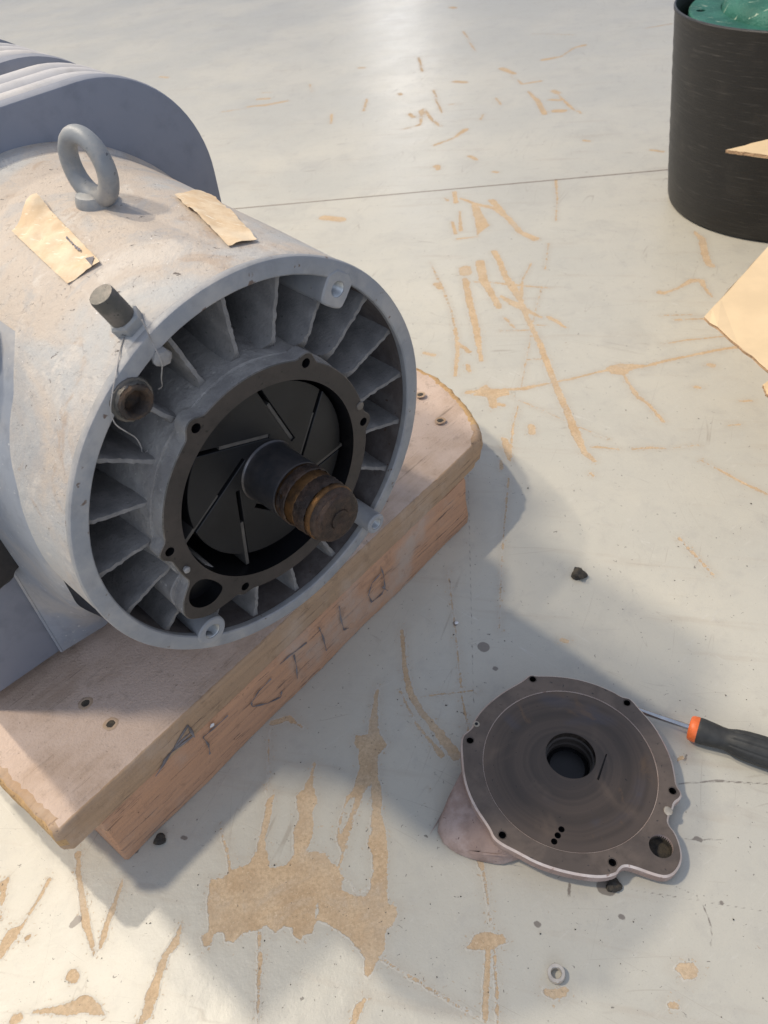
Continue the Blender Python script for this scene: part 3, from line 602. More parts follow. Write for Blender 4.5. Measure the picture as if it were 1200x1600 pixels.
# brown flange with six lobes and the ear with its port
TF = .0106
def FM(x, y, h): return W(x, -h, y)
hol = [(-.068, -.105), (-.1275, -.004), (-.068, .099), (.054, .098), (.112, -.005), (.054, -.108)]
lob = [(x-FU, y-FZ, .0105) for x, y in hol] + [(-.105-FU, -.080-FZ, .030), (-.119-FU, -.085-FZ, .018), (-.09-FU, -.09-FZ, .02)]
outl = lobed(.1222, lob, 300)+np.array([FU, FZ])
boreloop = circle(FU, FZ, .1037, 140)
earp = smooth_loop([(-.128, -.071), (-.122, -.059), (-.110, -.056), (-.0985, -.067), (-.090, -.084), (-.0945, -.091), (-.106, -.096), (-.119, -.092), (-.127, -.082)], 2)
bm = bmesh.new()
plate_with_holes(bm, outl, [boreloop, earp]+[circle(x, y, .0047, 20) for x, y in hol], FM, -.006, TF, 0, 2, .0009, 1, 3)
flg = obj('end_flange', bm, ['flange', 'bolt', 'cast', 'bore'], mach, angle=30)
for x, y in hol:
    bm = bmesh.new(); lathe(bm, [(.0046, TF-.0015), (.0043, -.012)], W(x, 0, y), U, ZR, N, 18, cap1=True); obj('bolt_hole', bm, 'bore', flg)
bm = bmesh.new()                                    # the ear's casting behind it
eo = np.array([(x, y) for x, y in smooth_loop([(-.136, -.060), (-.139, -.080), (-.131, -.099), (-.115, -.107), (-.095, -.107), (-.080, -.10), (-.084, -.07), (-.11, -.045)], 2)])
plate_with_holes(bm, eo, [earp], FM, -.09, -.0042, 0, 0, .001); obj('port_casting', bm, 'cast', mach)
bm = bmesh.new(); ec = earp.mean(0); grid_faces(bm, [[bm.verts.new(FM(*(ec+(p-ec)*.985), h_)) for p in earp] for h_ in (TF-.0012, -.0052)], True, False, True); obj('port_wall', bm, 'bore', mach)  # black liner and shallow cap stand in for the port's shaded depth
bm = bmesh.new(); lathe(bm, [(.0030, TF), (.0034, TF+.003), (.002, TF+.004)], W(-.1195, 0, -.0335), U, ZR, N, 12, cap1=True, amp=.0004); obj('dowel', bm, 'cast', flg)
bm = bmesh.new(); lathe(bm, [(.0048, TF+.0002), (.0042, TF+.0012), (.001, TF+.0016)], W(.110, 0, .0165), U, ZR, N, 14, cap1=True, amp=.0003); obj('plugged_hole', bm, 'bolt', flg)
# chamber wall and rotor
bm = bmesh.new(); lathe(bm, [(.1036, TF-.001), (.1036, -.11), (.02, -.11)], W(FU, 0, FZ), U, ZR, N, 120); obj('chamber_wall', bm, 'bore', mach)
RU, RZ, RR, RT = -.001, -.0025, .0925, .004
rot_ = bmesh.new()
slotloops = []
for k in range(7):
    th = math.radians(109+51.43*k); d = np.array([math.cos(th), math.sin(th)]); s_ = np.array([d[1], -d[0]])*.038; pn = np.array([-d[1], d[0]])
    slotloops.append((d, s_, pn))
NW = .0023
# rotor face outline: disc notched by the seven vane slots
pts_all = []
ang_ = lambda p: math.atan2(p[1], p[0])
events = []
for d, s_, pn in slotloops:
    o_ = s_+pn*NW; i_ = s_-pn*NW
    Lo = math.sqrt(RR**2-(o_ @ o_)); Li = math.sqrt(RR**2-(i_ @ i_)); A_ = o_+d*Lo; B_ = i_+d*Li
    events.append((ang_(B_), ang_(A_), B_, i_+d*.004, o_+d*.004, A_))
events.sort(key=lambda e: e[0])
for k, e in enumerate(events):
    pts_all += [tuple(e[2]), tuple(e[3]), tuple(e[4]), tuple(e[5])]
    a0 = e[1]; a1 = events[(k+1) % 7][0]
    while a1 < a0: a1 += 2*pi
    m = max(3, int((a1-a0)/.06))
    pts_all += [(RR*math.cos(a0+(a1-a0)*j/m), RR*math.sin(a0+(a1-a0)*j/m)) for j in range(1, m)]
pts_all = np.array(pts_all)+np.array([RU, RZ])
plate_with_holes(rot_, pts_all, [], FM, -.10, -RT, 0, 0, .0004)
rotor = obj('rotor', rot_, 'rotor', mach, smooth=False)
for k, (d, s_, pn) in enumerate(slotloops):          # carbon vanes: those below have slid out to the wall
    th = math.atan2(d[1], d[0]); cen = np.array([RU, RZ]); f0 = np.array([FU, FZ])
    w0 = s_+cen-f0; bq = w0 @ d; reach = -bq+math.sqrt(bq*bq-(w0 @ w0-.1034**2))
    if math.sin(th) < .25: s1 = reach-.0012; s0 = s1-.056
    else: s0 = .004; s1 = .060
    p0 = cen+s_+d*s0; w_ = NW*.83; hgt = -RT-(.0012 if k % 2 else .0022); bm = bmesh.new()
    ln_ = s1-s0
    box(bm, FM(p0[0]-pn[0]*w_, p0[1]-pn[1]*w_, -.09), (FM(*(p0+d*ln_), 0)-FM(*p0, 0)), (FM(*(p0+pn*2*w_), 0)-FM(*p0, 0)), N*(hgt+.09), .0004)
    obj('vane', bm, 'vane', rotor, smooth=False)
# shaft
def shaftp(name, prof, mat, parent, **kw):
    bm = bmesh.new(); lathe(bm, prof, W(RU-.001, 0, RZ+.001), U, ZR, N, 72, **kw); return obj(name, bm, mat, parent)
sh = shaftp('shaft', [(.0325, -RT-.004), (.0323, -RT+.0008), (.0310, -RT+.0016), (.0303, -RT+.003), (.0300, .004), (.0300, .040), (.0296, .0415), (.0285, .042), (.0285, .0445)], 'shaft', mach)
shaftp('bronze_sleeve', [(.0292, .0425), (.0297, .044), (.0297, .052), (.0286, .0525), (.0286, .066), (.0282, .0672), (.0272, .068)], 'bronze', sh, amp=.00012)
shaftp('crusted_band', [(.0294, .0452), (.0302, .0462), (.0300, .0505), (.0303, .0530), (.0299, .0552), (.0290, .0560)], 'crust', sh, amp=.0005)
shaftp('crusted_band', [(.0284, .0668), (.0289, .068), (.0284, .0715), (.0287, .0745), (.0283, .079), (.0276, .0815)], 'crust', sh, amp=.0006)
shaftp('bronze_collar', [(.0270, .0815), (.0281, .0825), (.0283, .0855), (.0276, .0878), (.0262, .0885)], 'bronze', sh, amp=.0001)
shaftp('shaft_end', [(.0268, .0875), (.0265, .0915), (.0256, .0935), (.0246, .0943), (.0243, .0966), (.0232, .0982), (.0205, .0990), (.0105, .0992), (.0098, .0986)], 'crust', sh, cap1=True, amp=.00035)
shaftp('centre_boss', [(.0096, .0984), (.0093, .0999), (.0050, .1000), (.0035, .0992)], 'crust', sh, cap1=True, amp=.0003)
# four threaded bosses in the rim
def boss(x, y, r, front, mat='cast', hole=.0075, sq=False):
    c_ = np.array([x, y]); rad = c_/np.linalg.norm(c_); tg = np.array([-rad[1], rad[0]]); bm = bmesh.new()
    if sq: lp = smooth_loop([c_+tg*a*r+rad*b*r for a, b in ((-.75, -1.15), (.75, -1.15), (1.05, -.8), (1.1, 1.1), (-1.1, 1.1), (-1.05, -.8))], 1)
    else:
        lp = np.array([c_+r*(math.cos(a)*tg+math.sin(a)*rad*1.0)*(1+.02*math.sin(3*a)) for a in np.linspace(0, 2*pi, 40, endpoint=False)])
    plate_with_holes(bm, lp, [circle(x, y, hole, 24)], FM, -.12, front, 0, 0, .0015)
    b = obj('threaded_boss', bm, mat, mach, angle=40); bm = bmesh.new(); prof = []
    for k in range(9): prof += [(hole*.99, front-.0008-k*.0016), (hole*.86, front-.0016-k*.0016)]
    prof += [(hole*.8, front-.02)]
    lathe(bm, prof, W(x, 0, y), U, ZR, N, 24, cap1=True); obj('thread', bm, 'thread' if mat != 'rust' else 'bore', b); return b
boss(.1095, .1435, .0150, .0012, 'ring', .0078, True)
boss(-.113, -.1425, .0165, .0015, 'ring', .0088)
b3 = boss(.106, -.1455, .0125, .018, 'ring', .0072)
bm = bmesh.new()                                    # rusty hollow plug screwed into the fourth boss
lathe(bm, [(.0188, -.02), (.0190, -.001), (.0182, .0015), (.0162, .002), (.0157, .0045), (.0150, .0055)], W(-.1075, 0, .147), U, ZR, N, 40, amp=.0006); plug = obj('hollow_plug', bm, 'bolt', mach)
bm = bmesh.new(); lathe(bm, [(.0150, .0045), (.0147, .0072), (.0138, .0086), (.0116, .0084), (.0100, .0060), (.0092, .002), (.0088, -.004)], W(-.1075, 0, .147), U, ZR, N, 36, cap1=True, amp=.0006); obj('rusty_socket', bm, 'rust', plug)
bm = bmesh.new(); lathe(bm, [(.0045, -.01), (.0072, -.004), (.0078, .002), (.0058, .005), (.002, .006)], W(-.073, 0, .168), U, ZR, N, 12, cap0=True, cap1=True, amp=.0012); obj('scale_lump', bm, 'cast', mach)
# stud on the housing: hexagon nut below, square shank above
a_s = math.radians(-22.5); rad = math.sin(a_s)*U+math.cos(a_s)*ZR; tg = math.cos(a_s)*U-math.sin(a_s)*ZR; sb = WP(a_s, .026, .2035)
bm = bmesh.new(); lathe(bm, [(.0135, 0), (.0138, .0085), (.0118, .0105)], sb, tg, N, rad, 6, cap0=True, cap1=True); st = obj('hex_nut', bm, 'eye', mach, smooth=False)
bm = bmesh.new(); lathe(bm, [(.0102, .009), (.0105, .012), (.0105, .034), (.0098, .0365), (.004, .0372)], sb, tg, N, rad, 28, cap1=True, amp=.0002); obj('stud', bm, 'bolt', mach)
# lifting eye
eb = WP(math.radians(1.5), .203, .2085); bm = bmesh.new(); er = math.sin(.026)*U+math.cos(.026)*ZR
lathe(bm, [(.0195, -.004), (.0195, .004), (.0188, .0085), (.0172, .0115), (.012, .0135)], eb, U, N, er, 40, cap1=True); eye = obj('lifting_eye', bm, 'eye', mach)
bm = bmesh.new(); rows = []; cc = eb+er*.0355+N*.004
for i in range(56):
    a = 2*pi*i/56; dr = math.cos(a)*er+math.sin(a)*(N*.993+U*.11); side = np.cross(dr, np.cross(er, N)); ax_ = np.cross(er, N*.993+U*.11); r0 = .0083+.0012*(1-math.cos(a))*.5
    rows.append([bm.verts.new(cc+dr*.0272+r0*(math.cos(b)*dr+math.sin(b)*ax_)) for b in np.linspace(0, 2*pi, 18, endpoint=False)])
rows.append(rows[0]); grid_faces(bm, rows, True); obj('eye_ring', bm, 'eye', eye)
# paper labels
def cyl_hit(p, rr):
    d = ray(*p); o_ = CO-C; a = d-(d @ N)*N; b = o_-(o_ @ N)*N
    A_, B_, C_ = a @ a, 2*a @ b, b @ b-rr*rr; s_ = (-B_-math.sqrt(max(0, B_*B_-4*A_*C_)))/(2*A_); X = CO+s_*d-C
    return np.array([-(X @ N), math.atan2(X @ U, X @ ZR)])
def rb(t): return .2042+.0125*(t-.014)/.33+.0008
def paper(corners, n_u, n_v, lift, jag):
    cs = [cyl_hit(p, .2075) for p in corners]; bm = bmesh.new(); rows = []
    for i in range(n_u+1):
        a = i/n_u; row = []
        for j in range(n_v+1):
            b = j/n_v; aa = a+(jag*rng.normal() if 0 < i < n_u else 0)*(.3 if j in (0, n_v) else 0)
            bb = b
            if j == 0: bb += abs(jag*rng.normal())*.7
            p = (cs[0]*(1-aa)+cs[3]*aa)*(1-bb)+(cs[1]*(1-aa)+cs[2]*aa)*bb
            row.append(bm.verts.new(WP(p[1], p[0], rb(p[0])+lift(a, b)+rng.uniform(0, .0004))))
        rows.append(row)
    grid_faces(bm, rows, False); return bm
bm = paper([(68, 322), (28, 372), (108, 446), (160, 413)], 20, 10, lambda a, b: (.0075*max(0, (.27-a)/.27)**1.1*(.55+.6*math.sin(b*5+.6))+.0016*abs(math.sin(a*14+b*2))+.0008*math.sin(a*31)*math.sin(b*7+a*9) + .0025*max(0, a-.9)*10*max(0, .3-b) + (.004*math.sin(a*21)**2*max(0, .35-a))), .015)
lb = obj('paper_label', bm, 'paper', mach, angle=25); lb['label'] = 'torn tan paper label with a curled corner'
def mark(parent, quad, mat='ink'):
    bm = bmesh.new(); vs = []
    for p in quad:
        c_ = cyl_hit(p, .2078); vs.append(WP(c_[1], c_[0], rb(c_[0])+.0022))
    m_ = np.mean(vs, 0)-C; m_ -= (m_ @ N)*N; m_ /= np.linalg.norm(m_); lo = [bm.verts.new(v) for v in vs]; hi = [bm.verts.new(v+m_*.0004) for v in vs]; grid_faces(bm, [lo, hi], True, True, True); return obj('printed_mark', bm, mat, parent, smooth=False)
mark(lb, [(137, 409), (150, 406), (147, 420)])
for k in range(5): mark(lb, [(108+k*4, 378.5+k*4), (110+k*4, 377+k*4.1), (111.5+k*4, 381+k*4), (109.5+k*4, 382+k*4)])
for k in range(3): mark(lb, [(121+k*3.2, 391+k*2), (123.2+k*3.2, 390+k*2), (124+k*3.2, 394+k*2), (122+k*3.2, 395+k*2)])
bm = paper([(322, 311), (272, 314), (357, 384), (402, 375)], 22, 8, lambda a, b: .0006+.0016*abs(math.sin(a*9+b*4))+.0008*abs(math.sin(a*27-b*5))+(.003 if b > .8 and .3 < a < .7 else 0)*.5, .035)
lb2 = obj('paper_label', bm, 'paper', mach, angle=25); lb2['label'] = 'scuffed tan paper strip with a ragged edge'
# flange of the motor behind, ribbed shells
def rrect(hw, hh, r, n=18):
    out = []
    for cx, cy, a0 in ((hw-r, hh-r, 0), (-hw+r, hh-r, pi/2), (-hw+r, -hh+r, pi), (hw-r, -hh+r, 1.5*pi)):
        out += [(cx+r*math.cos(a0+pi/2*k/n), cy+r*math.sin(a0+pi/2*k/n)) for k in range(n+1)]
    return np.array(out)
def shell(name, prof, mat, parent, cap0=True, cap1=True):
    bm = bmesh.new(); rows = []
    for ins, t in prof: rows.append([bm.verts.new(W(x, t, y)) for x, y in rrect(.2425-ins, .262-ins, .142-ins*.9)])
    grid_faces(bm, rows, True, cap0, cap1); return obj(name, bm, mat, parent)
mp = shell('motor_flange', [(.0035, .3745), (.0012, .3757), (0, .3785), (0, .392), (.002, .398), (.008, .402)], 'plate', mach)
mp2 = shell('motor_shell', [(0.006, 0.4), (0.0115, 0.4015), (0.006, 0.4052), (0.0023, 0.4109), (0.0015, 0.4171), (0.0023, 0.4233), (0.006, 0.4289), (0.0115, 0.4327), (0.006, 0.4364), (0.0023, 0.442), (0.0015, 0.4483), (0.0023, 0.4545), (0.006, 0.4601), (0.0115, 0.4638), (0.006, 0.4676), (0.0023, 0.4732), (0.0015, 0.4794), (0.0023, 0.4857), (0.006, 0.4913), (0.0115, 0.495), (0.012, 0.4955), (0.028, 0.499), (0.028, 0.53)], 'ridge', mach)
mp3 = shell('motor_flange', [(.008, .530), (.002, .532), (.001, .548), (.004, .563)], 'plate', mach)
mp4 = shell('motor_shell', [(0.0115, 0.565), (0.006, 0.5688), (0.0023, 0.5745), (0.0015, 0.5808), (0.0023, 0.5872), (0.006, 0.5929), (0.0115, 0.5967), (0.006, 0.6005), (0.0023, 0.6062), (0.0015, 0.6125), (0.0023, 0.6188), (0.006, 0.6245), (0.0115, 0.6283), (0.006, 0.6321), (0.0023, 0.6378), (0.0015, 0.6442), (0.0023, 0.6505), (0.006, 0.6562), (0.0115, 0.66), (0.012, 0.6605), (0.028, 0.664), (0.028, 0.7)], 'ridge', mach)
mp5 = shell('motor_flange', [(.006, .70), (.001, .702), (.001, .714), (.012, .716), (.03, .80)], 'plate', mach)
# skirt and foot under the housing
def CL(p, rr=.2060): c_ = cyl_hit(p, rr); return WP(c_[1], c_[0], rr)
Pc = [WP(math.radians(-38), .125, .2088), WP(math.radians(-46), .102, .2082), WP(math.radians(-54), .088, .2078), WP(math.radians(-68), .078, .2075), WP(math.radians(-78), .074, .2075), WP(math.radians(-88), .070, .2072),
      W(-.2065, .074, -.034), W(-.2035, .088, -.075), W(-.196, .125, -.13), W(-.180, .178, -.20), W(-.163, .222, -.262), W(-.147, .250, -.3125)]
Qc = [WP(math.radians(-38), .36, .2185), WP(math.radians(-46), .36, .2185), WP(math.radians(-54), .34, .218), WP(math.radians(-68), .31, .2175), WP(math.radians(-78), .285, .217), WP(math.radians(-88), .262, .2165),
      W(-.2135, .2575, -.034), W(-.2130, .2560, -.08), W(-.2125, .2555, -.13), W(-.2120, .2555, -.20), W(-.2120, .2555, -.262), W(-.2120, .2555, -.3125)]
bm = bmesh.new(); rows = []
def cr(P, n):
    P = [np.asarray(p) for p in P]; out = []
    for i in range(len(P)-1):
        a, b, c_, d = P[max(0, i-1)], P[i], P[i+1], P[min(len(P)-1, i+2)]
        for k in range(n):
            t = k/n; out.append(.5*((2*b)+(-a+c_)*t+(2*a-5*b+4*c_-d)*t*t+(-a+3*b-3*c_+d)*t**3))
    out.append(P[-1]); return out
for p, q_ in zip(cr(Pc, 5), cr(Qc, 5)):
    row = []
    for j in range(13):
        s_ = j/12; X = p*(1-s_)+q_*s_; d = X-C; ax_ = d @ N; rv = d-ax_*N; rl = np.linalg.norm(rv); rmin = .2049+.0125*(-ax_-.014)/.33
        if rl < rmin and (rv @ ZR) > -.03: X = C+ax_*N+rv/rl*rmin
        if j == 0: X = X-(rv/rl)*.004
        row.append(bm.verts.new(X))
    rows.append(row)
grid_faces(bm, rows, False); obj('foot_skirt', bm, 'skirt', mach, angle=60)
bm = bmesh.new(); box(bm, W(-.318, .2620, -.3125), U*.1035, -N*.11, ZR*.60, .002); obj('side_shadow_box', bm, 'plate', mach)  # unseen box, added and sized to cast the shadow at the left
bm = bmesh.new(); box(bm, W(-.3195, .2600, -.3125), U*.105, -N*.006, ZR*.19, .001); obj('foot_plate', bm, 'plate', mach)
bm = bmesh.new(); tube(bm, [W(-.2135, .2575, .02), W(-.2132, .2572, -.15), W(-.2130, .2570, -.3120)], .0022, 8); obj('seam_bead', bm, 'skirt', mach)
bm = bmesh.new(); box(bm, W(-.206, .262, -.3125), U*.41, -N*.10, ZR*.24, .002); obj('foot', bm, 'plate', mach)
rc = onplane(-44, 872, W(0, .235, 0), N)
bm = bmesh.new(); lathe(bm, [(.052, -.012), (.0545, -.008), (.0555, .002), (.052, .006), (.03, .0075)], rc, U, ZR, N, 46, cap0=True, cap1=True, amp=.0022); obj('rubber_mount', bm, 'black', mach, smooth=False)
ac = math.radians(-45); cb = WP(ac, .178, .206); crr = math.sin(ac)*U+math.cos(ac)*ZR; ct = np.cross(crr, N)
bm = bmesh.new(); lathe(bm, [(.024, 0), (.024, .012), (.022, .0135)], cb, ct, N, crr, 36, cap1=True); cpw = obj('filler_neck', bm, 'white', mach)
bm = bmesh.new(); lathe(bm, [(.025, .0125), (.027, .014), (.027, .038), (.024, .041)], cb, ct, N, crr, 9, cap0=True, cap1=True); obj('filler_cap', bm, 'cap', mach, smooth=False)
# strings
def on_rim(p, t=-.0009): return onplane(*p, C-t*N, N)
def strg(name, pts, label, r=.0005):
    bm = bmesh.new(); tube(bm, cr(pts, 6), r, 6); o = obj(name, bm, 'string'); tag(o, label, 'string'); return o
s0 = [CL((196, 520), .2052), CL((187, 550), .2052), CL((181, 585), .2054), on_rim((176, 612), -.004), on_rim((173, 640), -.006), on_rim((180, 662), -.003), on_rim((198, 675), .004), on_rim((212, 684), .012), on_rim((220, 697), .018), on_rim((223, 708), .024), on_rim((231, 704), .02)]
strg('loose_string', s0, 'pale loose string curling past the rusty hollow plug on the rim')
s1 = [CL((222, 500), .222), CL((229, 515), .212), on_rim((238, 535), -.002), on_rim((247, 553), -.008), on_rim((253, 570), -.006), on_rim((252, 590), .004), on_rim((253, 603), .01), on_rim((247, 608), .012)]
strg('loose_string', s1, 'short frayed string hanging from the hex nut over the rim edge')

# ------------------------------------------------------------------ the removed end cover lying on the floor
K = np.array([0.16789517, 0.5011224, 0.03596524]); tx, ty = -.0929, .0775
m_ = np.array([-tx, -ty, 1.]); m_ /= np.linalg.norm(m_); E1 = np.cross([0, 1., 0], m_); E1 /= np.linalg.norm(E1); E2 = np.cross(m_, E1)
def CM(x, y, h): return K + x*E1 + y*E2 + h*m_
cov = empty('end_cover', (K[0], K[1], 0), 'brown stained round steel end cover with centre bore lying on the floor', 'cover')
cout = [(-0.0267, 0.1212), (-0.0172, 0.1289), (-0.0085, 0.126), (0.014, 0.1232), (0.0401, 0.1163), (0.0646, 0.1043), (0.0846, 0.0896), (0.0914, 0.0819), (0.1011, 0.0789), (0.1048, 0.0717), (0.1088, 0.0611), (0.1181, 0.0401), (0.1227, 0.0156), (0.1243, -0.0078), (0.121, -0.0284), (0.1177, -0.0411), (0.1208, -0.0501), (0.1174, -0.0568), (0.1075, -0.0612), (0.1037, -0.0678), (0.095, -0.0763), (0.0922, -0.0842), (0.0975, -0.0955), (0.0964, -0.1164), (0.0905, -0.1284), (0.0806, -0.1373), (0.0703, -0.1405), (0.0596, -0.1377), (0.0376, -0.1258), (0.028, -0.1229), (0.0216, -0.1264), (0.0176, -0.1309), (-0.0011, -0.1324), (-0.0301, -0.1251), (-0.0629, -0.1111), (-0.0852, -0.0944), (-0.099, -0.0849), (-0.1077, -0.0759), (-0.1095, -0.065), (-0.1227, -0.0358), (-0.1281, -0.005), (-0.1253, 0.0262), (-0.1226, 0.0446), (-0.1189, 0.0536), (-0.1106, 0.059), (-0.1037, 0.0646), (-0.1025, 0.071), (-0.0856, 0.0889), (-0.0575, 0.1076)]
cl = smooth_loop(cout, 2)
ch = [(-0.0145, 0.1207), (0.0948, 0.0719), (0.1103, -0.0468), (0.0165, -0.1177), (-0.0963, -0.0736), (-0.1108, 0.0453)]
rec = circle(.0003, -.0023, .1027, 140); ear = circle(.0751, -.107, .0132, 40)
bm = bmesh.new()
plate_with_holes(bm, cl, [rec, ear]+[circle(x, y, .0043, 18) for x, y in ch], CM, -.013, 0., 0, 2, .0022, 1)
rim = obj('cover_rim', bm, ['coverrim', 'rimedge', 'casting'], cov, angle=30)
bc = (.0056, .0113)
bm = bmesh.new(); rows = []
slit0, slit1 = np.array([.0487, .0077]), np.array([.0288, -.0229]); sd = (slit1-slit0)/np.linalg.norm(slit1-slit0); sn = np.array([-sd[1], sd[0]])*.0013
slit = np.array([slit0+sn*.6, slit0-sn*.6, slit1-sn, slit1+sn])
th3 = [(-0.0289, -0.0751), (-0.0348, -0.0813), (-0.0405, -0.0875)]
disc = circle(.0003, -.0023, .1024, 140)
plate_with_holes(bm, disc, [circle(*bc, .0297, 64), slit]+[circle(x, y, .0036, 18) for x, y in th3], CM, -.012, -.0007, 0, 0)
face = obj('cover_face', bm, 'cover', cov, angle=30)
bm = bmesh.new(); lathe(bm, [(.1030, .0002), (.1026, -.0008), (.1022, -.0006)], CM(.0003, -.0023, 0), E1, E2, m_, 140); obj('recess_step', bm, 'rimedge', rim)
bm = bmesh.new(); lathe(bm, [(.0303, -.0006), (.0297, -.0013), (.0297, -.010), (.0275, -.0105), (.0275, -.013), (.0292, -.0135), (.0292, -.022), (.0265, -.0225), (.0265, -.030), (.02, -.0305)], CM(*bc, 0), E1, E2, m_, 64, cap1=True); obj('bore_liner', bm, 'flange', face)
bm = bmesh.new(); lathe(bm, [(.0262, -.0295), (.0215, -.028), (.0212, -.030)], CM(*bc, 0), E1, E2, m_, 48, cap1=True); obj('seal', bm, 'bore', face)
for x, y in ch:
    bm = bmesh.new(); lathe(bm, [(.0050, .00025), (.0043, -.0004), (.0042, -.0115)], CM(x, y, 0), E1, E2, m_, 18, cap1=True); obj('bolt_hole', bm, 'bore', rim)
for x, y in th3:
    bm = bmesh.new(); lathe(bm, [(.0036, -.001), (.0035, -.010)], CM(x, y, 0), E1, E2, m_, 18, cap1=True); obj('oil_hole', bm, 'bore', face)
bm = bmesh.new(); vs = [bm.verts.new(CM(x, y, -.0022-.006*k/3)) for k, (x, y) in enumerate(slit)]; bm.faces.new(vs); obj('slit_floor', bm, 'flange', face)
for x, y, r, mt in ((.0967, -.0694, .0052, 'pin'), (-.099, .0657, .0042, 'pin')):
    bm = bmesh.new(); lathe(bm, [(r, .0002), (r*.9, .001), (r*.4, .0014)], CM(x, y, 0), E1, E2, m_, 16, cap1=True, amp=.0004); obj('dowel', bm, mt, rim)
bm = bmesh.new(); lathe(bm, [(.0021, .0016), (.0018, -.001)], CM(-.099, .0657, 0), E1, E2, m_, 12, cap0=True); obj('dowel_bore', bm, 'bore', rim)
def zfloor(x, y): return -(K + x*E1 + y*E2)[2]/m_[2]
bm = bmesh.new()
under = cl*0.93+np.array([0, 0])
rows = []
for h, s_ in ((-.0125, .985), (-.018, .955), (-.024, .93), (-.034, .86)):
    rows.append([bm.verts.new(CM(x*s_, y*s_, max(h, zfloor(x*s_, y*s_)+.0012))) for x, y in cl])
grid_faces(bm, rows, True, mi=0); obj('cover_casting', bm, 'casting', cov, angle=60)
bm = bmesh.new()
for x, y, h in ((-.112, .034, -.0130), (-.126, -.004, -.0128), (-.119, -.050, -.0128), (-.100, -.088, -.0130), (-.07, .02, -.013), (-.07, -.08, -.013), (-.146, -.012, -.0190), (-.157, -.034, -.0235), (-.146, -.060, -.0270), (-.118, -.084, -.026),
                (-.152, -.016, -.045), (-.166, -.040, -.050), (-.158, -.066, -.055), (-.132, -.082, -.052), (-.100, -.094, -.046), (-.07, -.09, -.04), (-.08, .03, -.05), (-.118, .022, -.045)):
    bm.verts.new(CM(x, y, max(h, zfloor(x, y)+.001)))
hu = bmesh.ops.convex_hull(bm, input=bm.verts[:])
bmesh.ops.bevel(bm, geom=bm.edges[:], offset=.0035, segments=2, affect='EDGES', profile=.5)
for v in bm.verts: v.co.z = max(v.co.z, .0008)
obj('cast_lug', bm, 'casting', cov, angle=38)
bm = bmesh.new(); lathe(bm, [(.01325, -.0015), (.0131, -.0135), (.0128, -.0150), (.006, -.0155)], CM(.0751, -.107, 0), E1, E2, m_, 36, cap1=True); obj('port_bore', bm, 'dirt', rim)  # dark tube and cap paint in the shade of the through-hole

# ------------------------------------------------------------------ screwdriver
A_ = np.array([.2600, .5826, .0160]); B_ = np.array([.3300, .5340, .0165]); dd = B_-A_; dd /= np.linalg.norm(dd)
dh = onz(1200, 1177, .0165)-B_; dh /= np.linalg.norm(dh); s1_ = np.cross(dh, [0, 0, 1.]); s1_ /= np.linalg.norm(s1_); s2_ = np.cross(s1_, dh)
scr = empty('screwdriver', (B_[0], B_[1], 0), 'screwdriver with orange collar and grey ribbed grip, tip under the end cover', 'screwdriver')
bm = bmesh.new(); tube(bm, [A_-dd*.03, A_, B_+dd*.004], .0036, 16); obj('shank', bm, 'steel', scr)
bm = bmesh.new(); lathe(bm, [(.008, -.0015), (.0135, -.0008), (.0150, .001), (.0158, .0045), (.0160, .008), (.0155, .0095)], B_, s1_, s2_, dh, 40, cap0=True); obj('collar', bm, 'orange', scr)
def grip():
    bm = bmesh.new(); pr = [(.0155, .0092), (.0160, .011), (.0158, .016), (.0148, .026), (.0136, .036), (.0134, .042), (.0142, .046), (.0162, .052), (.0180, .066), (.0186, .082), (.0184, .10), (.0170, .118), (.0120, .128), (.006, .130)]
    hs = np.linspace(.0092, .13, 60); rs = np.interp(hs, [h for r, h in pr], [r for r, h in pr]); rows = []
    for r, h in zip(rs, hs):
        row = []
        for i in range(96):
            a = 2*pi*i/96; g = 0
            if .047 < h < .112: g = -.0011*max(0, math.cos(a*10))**6
            row.append(bm.verts.new(B_+(r+g)*(math.cos(a)*s1_+math.sin(a)*s2_)+h*dh))
        rows.append(row)
    grid_faces(bm, rows, True, True, True); return bm
obj('grip', grip(), 'grip', scr, angle=50)
bm = bmesh.new(); pp = B_+dh*.096+(s2_*.62-s1_*-.0+s1_*.78)*.0182
up_ = (s2_*.62+s1_*.78); tq = np.cross(dh, up_)
for x, w in ((-.004, 0), (.003, 0)): box(bm, pp+tq*x-dh*.003, tq*.0012, dh*.006, up_*.0009)
box(bm, pp-tq*.003-dh*.003, tq*.006, dh*.0012, up_*.0009); obj('grip_print', bm, 'orange', scr, smooth=False)

# ------------------------------------------------------------------ black tub with a green casting in it
TC = np.array([1.1882, 2.0072, 0]); EX, EY, EZ = np.eye(3)
TH = .452
tub = empty('black_tub', TC, 'round black plastic tub with scuffed ribbed side at the right edge', 'tub')
bm = bmesh.new(); lathe(bm, [(.285, .004), (.302, .001), (.309, .006), (.3125, .018), (.3125+.03*(.04/TH), .05)]+[(.3125+.03*h/TH+.0006*math.sin(h*170), h) for h in np.linspace(.06, TH-.012, 24)]+[(.344, TH-.006), (.3445, TH-.001), (.3425, TH+.001), (.3395, TH-.001), (.338, TH-.01), (.31, .02), (.02, .018)], TC, EX, EY, EZ, 128, cap0=True, cap1=True); obj('tub_wall', bm, 'tub', tub)
bm = bmesh.new(); lathe(bm, [(.3432, TH-.0005), (.3424, TH+.0025), (.3402, TH+.0022), (.3395, TH-.001)], TC, EX, EY, EZ, 128); obj('tub_lip', bm, 'cap', tub)
gc = empty('green_casting', TC+np.array([0, 0, .1]), 'scratched green painted metal casting filling the top of the black tub', 'casting')
